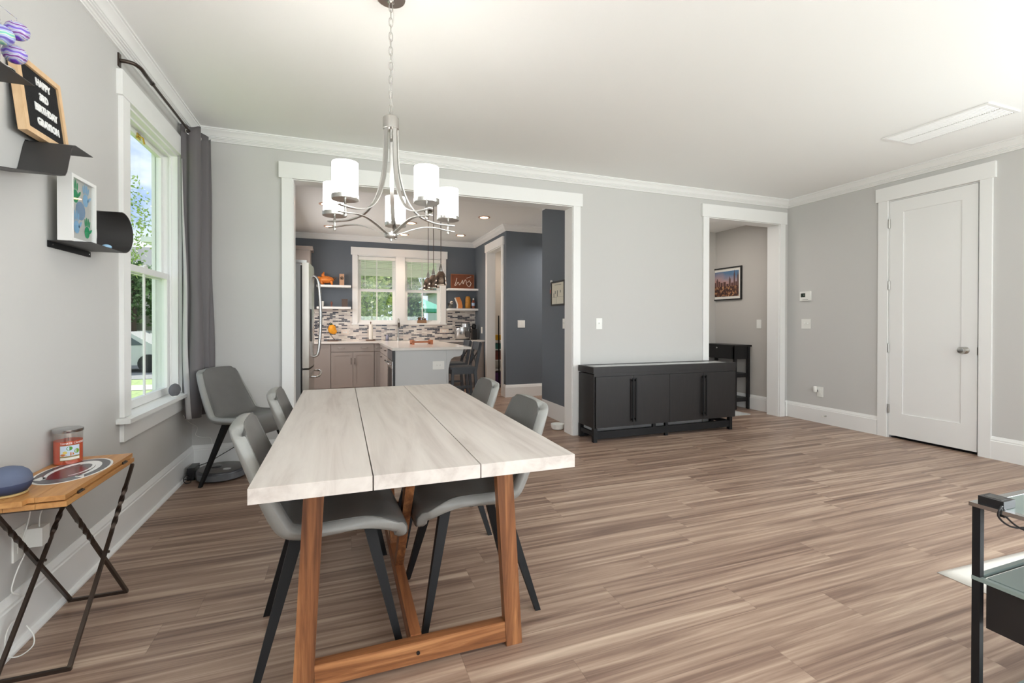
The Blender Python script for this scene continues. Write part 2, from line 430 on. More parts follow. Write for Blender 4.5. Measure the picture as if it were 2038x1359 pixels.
    def build(self, name, m, parent=None, smooth=False, recalc=True, autosmooth=None):
        bm = self.bm
        if recalc: bmesh.ops.recalc_face_normals(bm, faces=bm.faces)
        xs = [v.co for v in bm.verts]
        if parent is None:
            org = Vector(((min(p.x for p in xs) + max(p.x for p in xs)) / 2, (min(p.y for p in xs) + max(p.y for p in xs)) / 2, min(p.z for p in xs)))
        else:
            org = Vector(parent.get('_org', (0, 0, 0)))
        for v in bm.verts: v.co -= org
        me = bpy.data.meshes.new(name); bm.to_mesh(me); bm.free()
        ms = m if isinstance(m, (list, tuple)) else [m]
        for q in ms: me.materials.append(q)
        if smooth:
            for p in me.polygons: p.use_smooth = True
        o = bpy.data.objects.new(name, me); COL.objects.link(o)
        if parent is None: o.location = org
        else: o.parent = parent
        o['_org'] = tuple(org)
        if autosmooth is not None:
            me.polygons.foreach_set('use_smooth', [True] * len(me.polygons))
            try: me.set_sharp_from_angle(angle=radians(autosmooth))
            except Exception: pass
        return o

def tag(o, label, cat, group=None):
    o['label'] = label; o['category'] = cat
    if group: o['group'] = group
    return o
def struct(o):
    o['kind'] = 'structure'; return o
def thing(name, loc, label=None, cat=None, group=None, kind=None):
    o = bpy.data.objects.new(name, None); COL.objects.link(o); o.location = loc; o['_org'] = tuple(loc); o.empty_display_size = 0.1
    if label: tag(o, label, cat, group)
    if kind: o['kind'] = kind
    return o
def copy_tree(o, parent=None):
    c = o.copy(); COL.objects.link(c)
    if parent is not None: c.parent = parent; c.matrix_parent_inverse = Matrix()
    for ch in [k for k in bpy.data.objects if k.parent == o]: copy_tree(ch, c)
    return c
def bx(name, m, x0, x1, y0, y1, z0, z1, parent=None, bev=0.0, seg=2):
    b = MB().box(x0, x1, y0, y1, z0, z1)
    if bev: b.bevel(bev, seg)
    return b.build(name, m, parent, autosmooth=35 if bev else None)
def smoothpath(pts, k=6, closed=False):
    """Catmull-Rom through the points"""
    P = [Vector(p) for p in pts]; out = []; n = len(P)
    for i in range(n if closed else n - 1):
        p0 = P[(i - 1) % n] if (closed or i > 0) else P[0] * 2 - P[1]
        p1 = P[i]; p2 = P[(i + 1) % n]
        p3 = P[(i + 2) % n] if (closed or i < n - 2) else P[-1] * 2 - P[-2]
        for j in range(k):
            t = j / k
            out.append(0.5 * ((2 * p1) + (p2 - p0) * t + (2 * p0 - 5 * p1 + 4 * p2 - p3) * t * t + (3 * p1 - p0 - 3 * p2 + p3) * t ** 3))
    if not closed: out.append(P[-1])
    return out

# ================================================================== THE ROOM SHELL
XL, XR, YB, YF, ZC = -1.13, 5.357, 4.388, -3.2, 2.74
YK = 8.83          # far kitchen wall
struct(bx('floor', M_FLOOR, -1.29, 5.7, -3.5, 9.05, -0.12, 0.0))
struct(bx('ceiling', M_CEIL, -1.29, 5.7, -3.5, 9.05, 2.74, 2.9))
struct(bx('ceiling_hall', M_CEIL, 2.58, 5.33, 4.56, 5.58, 2.557, 2.74))
# main room walls
b = MB()
for y0, y1, z0, z1 in ((-3.35, -2.15, 0, ZC), (-2.15, -0.45, 0, .62), (-2.15, -0.45, 2.4, ZC), (-0.45, 3.19, 0, ZC), (3.19, 4.066, 0, .64), (3.19, 4.066, 2.41, ZC), (4.066, 4.56, 0, ZC)):
    b.box(XL - .16, XL, y0, y1, z0, z1)
struct(b.build('wall_left', M_WALL))
b = MB()
for x0, x1, z0, z1 in ((XL - .16, -.397, 0, ZC), (-.397, 2.289, 2.417, ZC), (2.289, 4.071, 0, ZC), (4.071, 5.219, 2.444, ZC), (5.219, XR + .12, 0, ZC)):
    b.box(x0, x1, YB, YB + .17, z0, z1)
struct(b.build('wall_back', M_WALL))
b = MB()
for y0, y1, z0, z1 in ((-3.35, -2.3, 0, ZC), (-2.3, .9, 0, .62), (-2.3, .9, 2.4, ZC), (.9, 2.476, 0, ZC), (2.476, 3.21, 2.455, ZC), (3.21, YB, 0, ZC)):
    b.box(XR, XR + .12, y0, y1, z0, z1)
b.box(XR + .12, XR + .14, 2.2, YB, 0, ZC)
struct(b.build('wall_right', M_WALL))
b = MB()
for x0, x1, z0, z1 in ((XL - .16, .1, 0, ZC), (.1, 4.7, 2.4, ZC), (4.7, XR + .12, 0, ZC)):
    b.box(x0, x1, YF - .15, YF, z0, z1)
struct(b.build('wall_front', M_WALL))
# kitchen walls
b = MB()
for x0, x1, z0, z1 in ((-1.29, .27, 0, ZC), (.27, 1.78, 0, 1.175), (.27, 1.78, 2.405, ZC), (1.78, 3.75, 0, ZC)):
    b.box(x0, x1, YK, YK + .15, z0, z1)
b.box(.948, 1.099, YK, YK + .15, 1.175, 2.405)
struct(b.build('wall_kitchen_back', M_KWALL))
struct(bx('wall_kitchen_left', M_KWALL, -1.29, -1.14, YB + .17, YK, 0, ZC))
b = MB()
for y0, y1, z0, z1 in ((7.0, 7.188, 0, ZC), (7.188, 7.992, 2.452, ZC), (7.992, YK, 0, ZC)):
    b.box(2.46, 2.60, y0, y1, z0, z1)
b.box(2.60, 4.7, 7.0, 7.12, 0, ZC)
struct(b.build('wall_pantry', M_KWALL))
struct(bx('wall_kitchen_right', M_KWALL, 2.46, 2.58, YB + .17, 5.58, 0, ZC))
struct(bx('wall_hall_back', M_HWALL, 2.58, 5.33, 5.58, 5.70, 0, ZC))
struct(bx('wall_hall_right', M_HWALL, 5.33, 5.46, YB + .17, 7.12, 0, ZC))
struct(bx('wall_pantry_side', M_HWALL, 2.60, 3.60, YK - .03, YK, 0, ZC))
struct(bx('wall_pantry_back', M_HWALL, 3.6, 3.7, 7.12, 8.98, 0, ZC))

# crown mouldings
CR = [(0, 0), (.088, 0), (.088, -.010), (.080, -.013), (.078, -.020), (.062, -.034), (.050, -.052), (.046, -.060), (.038, -.061), (.037, -.068), (.028, -.069), (.026, -.077), (.014, -.083), (.013, -.091), (0, -.091)]
CR = [(0, 0), (.088, 0), (.088, -.011), (.079, -.012), (.079, -.019), (.066, -.029), (.055, -.043), (.049, -.056), (.042, -.057), (.042, -.064), (.033, -.065), (.033, -.072), (.024, -.073), (.020, -.081), (.013, -.082), (.013, -.091), (0, -.091)]
CR = [(-.002 if d == 0 else d, h + .001) for d, h in CR]
def crown(name, path, closed=False, z=ZC, prof=CR):
    struct(MB().sweep(path, prof, closed, z).build(name, M_TRIM, autosmooth=20))
crown('trim_1', [(XL, YF), (XR, YF), (XR, YB), (XL, YB)], True)
crown('trim_2', [(2.58, 5.58), (2.46, 5.58), (2.46, YB + .17), (-1.14, YB + .17)])
crown('trim_3', [(4.6, 7.0), (2.46, 7.0), (2.46, YK), (-1.14, YK), (-1.14, YB + .17)])
# baseboards
BP = [(-.002, 0), (.018, 0), (.018, .158), (.014, .163), (.014, .172), (.010, .182), (.006, .192), (.004, .198), (-.002, .198)]
def base(name, path, closed=False):
    struct(MB().sweep(path, BP, closed, 0.0).build(name, M_TRIM, autosmooth=20))
SH = [(.017, 0), (.034, 0), (.034, .008), (.028, .018), (.017, .022)]
base('baseboard_left', [(-.485, YB), (XL, YB), (XL, YF), (.1, YF)])
struct(MB().sweep([(-.485, YB), (XL, YB), (XL, YF)], SH).build('trim_4', M_TRIM, autosmooth=20))
base('baseboard_back', [(3.98, YB), (2.38, YB)])
base('baseboard_right', [(XR, 3.31), (XR, YB), (5.32, YB)])
base('baseboard_right_near', [(4.7, YF), (XR, YF), (XR, 2.385)])
base('baseboard_kitchen', [(2.58, 5.58), (2.46, 5.58), (2.46, YB + .17)])
base('baseboard_pantry', [(4.6, 7.0), (2.46, 7.0), (2.46, 7.10)])
base('baseboard_hall', [(5.33, YB + .19), (5.33, 5.58), (2.6, 5.58)])

# cased openings: jamb lining plus flat casings with a wider head board
def casing_x(name, x0, x1, ztop, y, side, cw=.09, hl=.022, hh=.135, depth=.17, over=None, jamb=True):
    """opening in a wall that runs along x; casings on the face at y, standing out towards side (-1 = towards the viewer)"""
    b = MB(); t = .02 * side
    yy = sorted((y, y + t)); y0, y1 = yy
    b.box(x0 - cw, x0 - .006, y0, y1, 0, ztop + .006)
    b.box(x1 + .006, x1 + cw, y0, y1, 0, ztop + .006)
    hy = sorted((y, y + 1.35 * t))
    b.box(x0 - cw - hl, x1 + cw + hl, hy[0], hy[1], ztop + .006, ztop + .006 + hh)
    b.bevel(.002, 1)
    if jamb:
        ja, jb = (y, y + depth) if side < 0 else (y - depth, y)
        b.box(x0 - .012, x0, ja, jb, 0, ztop); b.box(x1, x1 + .012, ja, jb, 0, ztop); b.box(x0 - .012, x1 + .012, ja, jb, ztop, ztop + .012)
    return struct(b.build(name, M_TRIM))
casing_x('trim_5', -.385, 2.277, 2.405, YB, -1)
casing_x('trim_6', 4.083, 5.207, 2.432, YB, -1, hh=.15)
struct(bx('trim_7', M_TRIM, 2.289, 2.46, YB + .17, YB + .188, 0, 2.5))
# pantry casing (wall along y, facing -x)
b = MB()
b.box(2.44, 2.46, 7.11, 7.20, 0, 2.45); b.box(2.44, 2.46, 7.98, 8.07, 0, 2.45); b.box(2.432, 2.46, 7.09, 8.09, 2.45, 2.585)
b.bevel(.002, 1)
b.box(2.46, 2.60, 7.188, 7.20, 0, 2.44); b.box(2.46, 2.60, 7.98, 7.992, 0, 2.44); b.box(2.46, 2.60, 7.188, 7.992, 2.44, 2.452)
struct(b.build('trim_8', M_TRIM))
# door casing on the right wall
b = MB()
b.box(XR - .02, XR, 2.385, 2.47, 0, 2.46); b.box(XR - .02, XR, 3.216, 3.305, 0, 2.46); b.box(XR - .028, XR, 2.363, 3.327, 2.46, 2.60)
b.bevel(.002, 1)
b.box(XR, XR + .12, 2.476, 2.482, 0, 2.45); b.box(XR, XR + .12, 3.204, 3.21, 0, 2.45); b.box(XR, XR + .12, 2.476, 3.21, 2.449, 2.455)
struct(b.build('trim_9', M_TRIM))

# the tall single-panel door, hinged on the far side
d = thing('door_1', (XR, 2.85, 0), kind='structure')
d['label'] = 'tall white single-panel door in the right wall'
b = MB(); xf = XR - .004
y0, y1, z0, z1 = 2.487, 3.200, .028, 2.445
b.box(xf + .008, xf + .036, y0, y1, z0, z1)
for a0, a1, c0, c1 in ((y0, y0 + .115, z0, z1), (y1 - .115, y1, z0, z1), (y0 + .115, y1 - .115, z0, z0 + .235), (y0 + .115, y1 - .115, z1 - .125, z1)):
    b.box(xf, xf + .008, a0, a1, c0, c1)
pz0, pz1, py0, py1 = z0 + .235, z1 - .125, y0 + .115, y1 - .115
# bevelled inner moulding
for q in ((py0, pz0, py0 + .006, pz1), (py1 - .006, pz0, py1, pz1)):
    b.hexa([(xf, q[0], q[1]), (xf + .008, q[0], q[1]), (xf + .008, q[2], q[1]), (xf + .003, q[2], q[1]), (xf, q[0], q[3]), (xf + .008, q[0], q[3]), (xf + .008, q[2], q[3]), (xf + .003, q[2], q[3])])
b.build('panel', M_TRIM, d)
for z in (.30, .93, 1.58, 2.22):
    b = MB().tube([(XR - .010, 3.206, z - .045), (XR - .010, 3.206, z + .045)], .0065, 10); b.box(XR - .008, XR - .003, 3.196, 3.216, z - .045, z + .045)
    b.build('hinge', M_NICKEL, d)
MK = Matrix.Rotation(radians(-90), 3, 'Y')
kb = MB().lathe([(.032, 0), (.032, .006), (.014, .012), (.011, .035), (.022, .042), (.030, .055), (.031, .066), (.024, .078), (0, .083)], (xf, 2.572, .94), 24, MK, 1.0, 1.0)
o = kb.build('knob', M_NICKEL, d, autosmooth=40); o['label'] = 'brushed nickel oval knob'
bx('latch', M_NICKEL, xf - .001, xf + .02, 2.4865, 2.4885, .90, .97, d)
struct(bx('trim_10', M_BLKWOOD, XR + .035, XR + .115, 2.476, 3.21, 0, .004))

# --------------------------------------------------------------- windows
def sash_x(parent, x, y0, y1, z0, z1, st=.05, th=.035, name='sash', munt=True, muntz=()):
    """sash in a wall running along y, at depth x"""
    b = MB(); b.box(x - th, x, y0, y0 + st, z0, z1); b.box(x - th, x, y1 - st, y1, z0, z1)
    b.box(x - th, x, y0 + st, y1 - st, z0, z0 + st); b.box(x - th, x, y0 + st, y1 - st, z1 - st * .8, z1)
    b.bevel(.002, 1)
    s = b.build(name, M_TRIM, parent)
    mb = MB()
    if munt: mb.box(x - th * .6, x - th * .3, (y0 + y1) / 2 - .009, (y0 + y1) / 2 + .009, z0 + st, z1 - st * .8)
    for mz in muntz: mb.box(x - th * .6, x - th * .3, y0 + st, y1 - st, mz - .008, mz + .008)
    if munt or muntz: mb.build('muntin', M_TRIM, s)
    bx('glass', M_GLASS, x - th * .5 - .003, x - th * .5, y0 + st * .9, y1 - st * .9, z0 + st * .9, z1 - st * .7, s)
    return s
w1 = thing('window_1', (XL, 3.63, 0), kind='structure')
w1['label'] = 'white double-hung window in the left wall'
b = MB(); X1 = XL + .022
b.box(XL, X1, 3.095, 3.184, .668, 2.41); b.box(XL, X1, 4.072, 4.16, .668, 2.41); b.box(XL, XL + .028, 3.073, 4.182, 2.41, 2.545)
b.bevel(.002, 1); b.build('casing', M_TRIM, w1)
b = MB(); b.box(XL - .15, XL + .002, 3.19, 3.202, .66, 2.40); b.box(XL - .15, XL + .002, 4.054, 4.066, .66, 2.40); b.box(XL - .15, XL + .002, 3.19, 4.066, 2.398, 2.41)
b.box(XL - .15, XL - .13, 3.202, 3.225, .66, 2.40); b.box(XL - .15, XL - .13, 4.031, 4.054, .66, 2.40)
b.box(XL - .048, XL - .036, 3.202, 3.214, .66, 2.40); b.box(XL - .048, XL - .036, 4.042, 4.054, .66, 2.40); b.box(XL - .048, XL - .036, 3.214, 4.042, 2.385, 2.40)
b.build('window_frame', M_TRIM, w1)
b = MB(); b.box(XL - .15, XL, 3.202, 4.054, .640, .665); b.box(XL, XL + .065, 3.05, 4.205, .640, .665); b.bevel(.004, 2); b.build('window_sill', M_TRIM, w1)
b = MB(); b.box(XL, XL + .020, 3.095, 4.16, .535, .640); b.bevel(.002, 1); b.build('apron', M_TRIM, w1)
sash_x(w1, XL - .086, 3.204, 4.052, 1.49, 2.398, .040, .03, munt=False)
sash_x(w1, XL - .050, 3.204, 4.052, .668, 1.535, .05, .032, munt=True)
b = MB().box(XL - .078, XL - .052, 3.60, 3.66, 1.535, 1.548).box(XL - .07, XL - .055, 3.63, 3.65, 1.548, 1.556); b.build('sash_lock', M_WHPL, w1)
b = MB().box(XL - .090, XL - .080, 3.585, 3.635, 2.350, 2.385); b.tube([(XL - .082, 3.60, 2.37), (XL - .06, 3.61, 2.36), (XL - .06, 3.63, 2.33)], .006, 8)
o = b.build('latch', M_BRASS, w1); o['label'] = 'brass latch'

w2 = thing('window_2', (1.02, YK, 1.17), kind='structure')
w2['label'] = 'pair of white double-hung windows over the kitchen worktop'
b = MB(); Y0 = YK - .02
b.box(.18, .27, Y0, YK, 1.175, 2.405); b.box(1.782, 1.878, Y0, YK, 1.175, 2.405); b.box(.942, 1.105, Y0, YK, 1.175, 2.405)
b.box(.155, 1.905, YK - .028, YK, 2.405, 2.545); b.box(.17, 1.89, YK - .03, YK, 1.150, 1.177); b.bevel(.002, 1); b.build('casing', M_TRIM, w2)
for x0, x1 in ((.27, .948), (1.099, 1.78)):
    b = MB(); b.box(x0, x0 + .012, YK, YK + .15, 1.175, 2.405); b.box(x1 - .012, x1, YK, YK + .15, 1.175, 2.405); b.box(x0, x1, YK, YK + .15, 2.39, 2.405); b.box(x0, x1, YK, YK + .15, 1.175, 1.19)
    b.build('window_frame', M_TRIM, w2)
    for z0, z1, yy in ((1.19, 1.80, YK + .05), (1.765, 2.39, YK + .085)):
        st = .05; b = MB(); a0, a1 = x0 + .012, x1 - .012
        b.box(a0, a0 + st, yy, yy + .03, z0, z1); b.box(a1 - st, a1, yy, yy + .03, z0, z1); b.box(a0 + st, a1 - st, yy, yy + .03, z0, z0 + st * .9); b.box(a0 + st, a1 - st, yy, yy + .03, z1 - st * .9, z1)
        s = b.build('sash', M_TRIM, w2)
        MB().box((x0 + x1) / 2 - .010, (x0 + x1) / 2 + .010, yy + .008, yy + .022, z0 + .045, z1 - .045).build('muntin', M_TRIM, s)
        bx('glass', M_GLASS, a0 + .045, a1 - .045, yy + .014, yy + .017, z0 + .04, z1 - .04, s)
    # raised slatted blind, its slats open above the meeting rail
    b = MB().box(x0 + .014, x1 - .014, YK + .005, YK + .045, 2.325, 2.385)
    bl = b.build('blind', M_WHPL, w2)
    b = MB()
    for i in range(22):
        z = 2.31 - i * .0225
        b.box(x0 + .02, x1 - .02, YK + .012, YK + .036, z, z + .0015)
    b.build('slats', M_WHPL, bl)
    MB().tube([(x0 + .13, YK + .008, 2.33), (x0 + .13, YK + .008, 1.83)], .004, 6).build('wand', M_WHPL, bl)

# unseen glass doors and windows behind the viewer, added to go with the fill panels
w3 = thing('window_3', (2.4, YF, 0), kind='structure')
b = MB()
for x in (.1, 1.2, 2.34, 3.5, 4.64): b.box(x, x + .06, YF - .10, YF - .04, 0, 2.4)
b.box(.1, 4.7, YF - .10, YF - .04, 0, .08); b.box(.1, 4.7, YF - .10, YF - .04, 2.32, 2.4); b.build('window_frame', M_TRIM, w3)
bx('glass', M_GLASS, .16, 4.64, YF - .072, YF - .068, .08, 2.32, w3)
w4 = thing('window_4', (XL, -1.3, 0), kind='structure')
sash_x(w4, XL - .08, -2.15, -.45, .62, 2.4, .05, .04)
w5 = thing('window_5', (XR, -.7, 0), kind='structure')  # right-wall windows added to match the side fill
sash_x(w5, XR + .08, -2.3, -.7, .62, 2.4, .05, .04); sash_x(w5, XR + .08, -.7, .9, .62, 2.4, .05, .04)

# ------------------------------------------------------------- wall plates
def plate_x(name, label, cat, x, y, z, gangs, kind, face=-1, group=None, w=None, h=.118):
    """cover plate on a wall that runs along y"""
    w = w or (.073 if gangs == 1 else .118); s = face
    t = thing(name, (x, y, z), label, cat, group)
    a, b_ = sorted((x, x + s * .006)); bx('plate', M_WHPL, a, b_, y - w / 2, y + w / 2, z - h / 2, z + h / 2, t, .002, 1)
    for g in range(gangs):
        yy = y + (g - (gangs - 1) / 2) * .046
        if kind == 'switch':
            a, b_ = sorted((x + s * .005, x + s * .009)); bx('rocker', M_WHPL, a, b_, yy - .016, yy + .016, z - .033, z + .033, t, .001, 1)
        elif kind == 'toggle':
            a, b_ = sorted((x + s * .005, x + s * .016)); bx('toggle', M_WHPL, a, b_, yy - .005, yy + .005, z - .002, z + .014, t)
        else:
            for dz in (-.02, .02):
                a, b_ = sorted((x + s * .005, x + s * .008)); bx('socket', M_WHPL, a, b_, yy - .016, yy + .016, z + dz - .013, z + dz + .013, t, .001, 1)
    return t
def plate_y(name, label, cat, x, y, z, gangs, kind, group=None, w=None, h=.118, m=None, flat=False):
    w = w or (.073 if gangs == 1 else .118)
    t = thing(name, (x, y, z), label, cat, group); m = m or M_WHPL
    if flat: w, h = h, w
    bx('plate', m, x - w / 2, x + w / 2, y - .006, y, z - h / 2, z + h / 2, t, .002, 1)
    if kind == 'toggle': bx('toggle', M_WHPL, x - .005, x + .005, y - .016, y - .005, z - .002, z + .014, t)
    elif kind == 'switch':
        for g in range(gangs):
            xx = x + (g - (gangs - 1) / 2) * .046; bx('rocker', M_WHPL, xx - .016, xx + .016, y - .009, y - .005, z - .033, z + .033, t, .001, 1)
    else:
        for q in (-.02, .02):
            cx, cz = (x + q, z) if flat else (x, z + q)
            bx('socket', M_WHPL, cx - .014, cx + .014, y - .009, y - .005, cz - .014, cz + .014, t, .001, 1)
            for dd in (-.005, .005):
                if flat: MB().box(cx - .004, cx + .004, y - .0096, y - .0088, cz + dd - .001, cz + dd + .001).build('slot', M_BLKPL, t)
    return t
plate_y('light_switch', 'white single switch on the grey wall above the dark sideboard', 'switch', 2.602, YB, 1.178, 1, 'toggle')
plate_x('light_switch', 'white two-gang switch plate below the thermostat', 'switch', XR, 4.128, 1.178, 2, 'toggle')
plate_x('light_switch', 'white switch on the hall wall above the black desk', 'switch', 5.33, 4.79, 1.175, 1, 'switch')
plate_y('light_switch', 'white two-gang switch on the slate blue wall in the kitchen', 'switch', 2.72, 7.0, 1.17, 2, 'switch', w=.125)
plate_x('light_switch', 'white switch on the blue wall beside the wide opening, under the framed calendar', 'switch', 2.46, 4.93, 1.178, 1, 'toggle')
plate_x('power_outlet', 'white outlet with brown sockets on the blue wall beside the pantry doorway', 'outlet', 2.46, 8.36, 1.05, 1, 'socket')
t = plate_x('power_outlet', 'white wall outlet low on the right wall with a small plug-in', 'outlet', XR, 3.945, .368, 1, 'socket')
t = thing('plug_in_night_light', (XR, 3.985, .385), 'small white plug-in freshener in the low right-wall outlet', 'night light')
MB().lathe([(.016, -.028), (.020, -.02), (.022, .03), (.017, .04), (0, .042)], (XR - .034, 3.985, .392), 16).build('body', M_WHPL, t, autosmooth=40)
MB().box(XR - .03, XR - .008, 3.972, 3.998, .368, .39).build('plug', M_GREYPL, t)
t = plate_x('power_outlet', 'white outlet on the left wall behind the folding table', 'outlet', XL, 2.25, .365, 1, 'socket', face=1)
t = thing('thermostat', (XR, 4.13, 1.518), 'small white thermostat with dark display on the right wall', 'thermostat')
bx('body', M_WHPL, XR - .024, XR, 4.062, 4.198, 1.462, 1.575, t, .006, 2)
o = bx('display', mat('lcd_dark_green', srgb(48, 58, 52), .25), XR - .0255, XR - .023, 4.125, 4.182, 1.505, 1.553, t)
MB().box(XR - .0262, XR - .0254, 4.135, 4.15, 1.522, 1.538).build('digits', mat('lcd_digits', srgb(90, 105, 95), .3), t)
MB().box(XR - .0262, XR - .0238, 4.09, 4.16, 1.474, 1.478).build('label_strip', mat('grey_print', srgb(120, 120, 120), .5), t)
t = thing('door_stop', (XR - .018, 3.861, .095), 'small nickel door stop on the right baseboard', 'door stop')
MB().tube([(XR - .018, 3.861, .095), (XR - .07, 3.861, .095)], [.009, .005], 10).build('rod', M_NICKEL, t)
MB().tube([(XR - .070, 3.861, .095), (XR - .082, 3.861, .095)], .009, 10).build('tip', M_WHPL, t)
# ceiling return-air grille
t = thing('ceiling_vent', (4.465, 2.275, ZC), 'long white slatted air-return grille in the ceiling', 'vent')
x0, x1, y0, y1 = 4.268, 4.662, 1.93, 2.622
b = MB()
for q in ((x0, x1, y0, y0 + .022), (x0, x1, y1 - .022, y1), (x0, x0 + .022, y0 + .022, y1 - .022), (x1 - .022, x1, y0 + .022, y1 - .022), ((x0 + x1) / 2 - .004, (x0 + x1) / 2 + .004, y0 + .022, y1 - .022)):
    b.box(*q, ZC - .008, ZC - .0005)
b.bevel(.002, 1); b.build('frame', M_TRIM, t)
b = MB(); nsl = 46
for i in range(nsl):
    yy = y0 + .024 + (y1 - y0 - .048) * (i + .5) / nsl
    b.hexa([(x0 + .022, yy - .0045, ZC - .001), (x1 - .022, yy - .0045, ZC - .001), (x1 - .022, yy - .002, ZC - .001), (x0 + .022, yy - .002, ZC - .001),
            (x0 + .022, yy + .001, ZC - .008), (x1 - .022, yy + .001, ZC - .008), (x1 - .022, yy + .0035, ZC - .008), (x0 + .022, yy + .0035, ZC - .008)])
b.build('slats', M_TRIM, t)
bx('backing', mat('dark_duct', srgb(96, 96, 94), .8), x0 + .02, x1 - .02, y0 + .02, y1 - .02, ZC - .0012, ZC - .0006, t)

# ================================================================== DINING TABLE
def slant(b, p0, p1, wx, wy):
    """bar with horizontal cut ends: p0/p1 are the min corners at bottom and top, wx/wy the plan size"""
    x0, y0, z0 = p0; x1, y1, z1 = p1
    b.hexa([(x0, y0, z0), (x0 + wx, y0, z0), (x0 + wx, y0 + wy, z0), (x0, y0 + wy, z0), (x1, y1, z1), (x1 + wx, y1, z1), (x1 + wx, y1 + wy, z1), (x1, y1 + wy, z1)])
    return b
T = thing('dining_table', (.241, 2.27, 0), 'large dining table with three whitewashed planks on orange-stained A-frame legs', 'table')
TX0, TX1, TY0, TY1, TZ = -.226, .708, 1.342, 3.205, .76
for i, (a, c) in enumerate(((TX0, .0800), (.0835, .3905), (.394, TX1))):
    b = MB().box(a, c, TY0, TY1, TZ - .041, TZ); b.bevel(.0025, 2)
    o = b.build('plank', M_TABLETOP, T, autosmooth=35); o.data.transform(Matrix.Translation((0, 0, 0)))
ZT = TZ - .041
for yy, d0 in ((1.600, 1), (2.905, 1)):
    for s, xb, xt in ((-1, -.148, -.110), (1, .566, .523)):
        b = slant(MB(), (xb, yy, 0), (xt, yy, ZT), .061, .038); b.bevel(.003, 2); b.build('leg', M_STAIN, T, autosmooth=35)
    b = MB().box(-.083, .565, yy + .002, yy + .036, .018, .092); b.bevel(.003, 2); s_ = b.build('stretcher', M_STAINX, T, autosmooth=35)
    b = MB().box(-.048, .522, yy, yy + .038, ZT - .06, ZT); b.build('top_rail', M_STAINX, T)
    yb = yy - .0005 if yy < 2 else yy + .0385
    MB().tube([(.245, yb + .003, .055), (.245, yb - .003, .055)], .006, 10).build('bolt', M_BLKPL, s_)
b = MB().box(.224, .262, 1.637, 2.905, .026, .096); b.bevel(.003, 2); b.build('long_stretcher', M_STAINY, T, autosmooth=35)
for ya, yt, w in ((2.13, 1.665, .055), (2.36, 2.825, .055)):
    b = MB().hexa([(.226, ya, .096), (.260, ya, .096), (.260, ya + w, .096), (.226, ya + w, .096), (.226, yt, ZT), (.260, yt, ZT), (.260, yt + w, ZT), (.226, yt + w, ZT)])
    b.bevel(.002, 1); b.build('brace', M_STAIN, T)

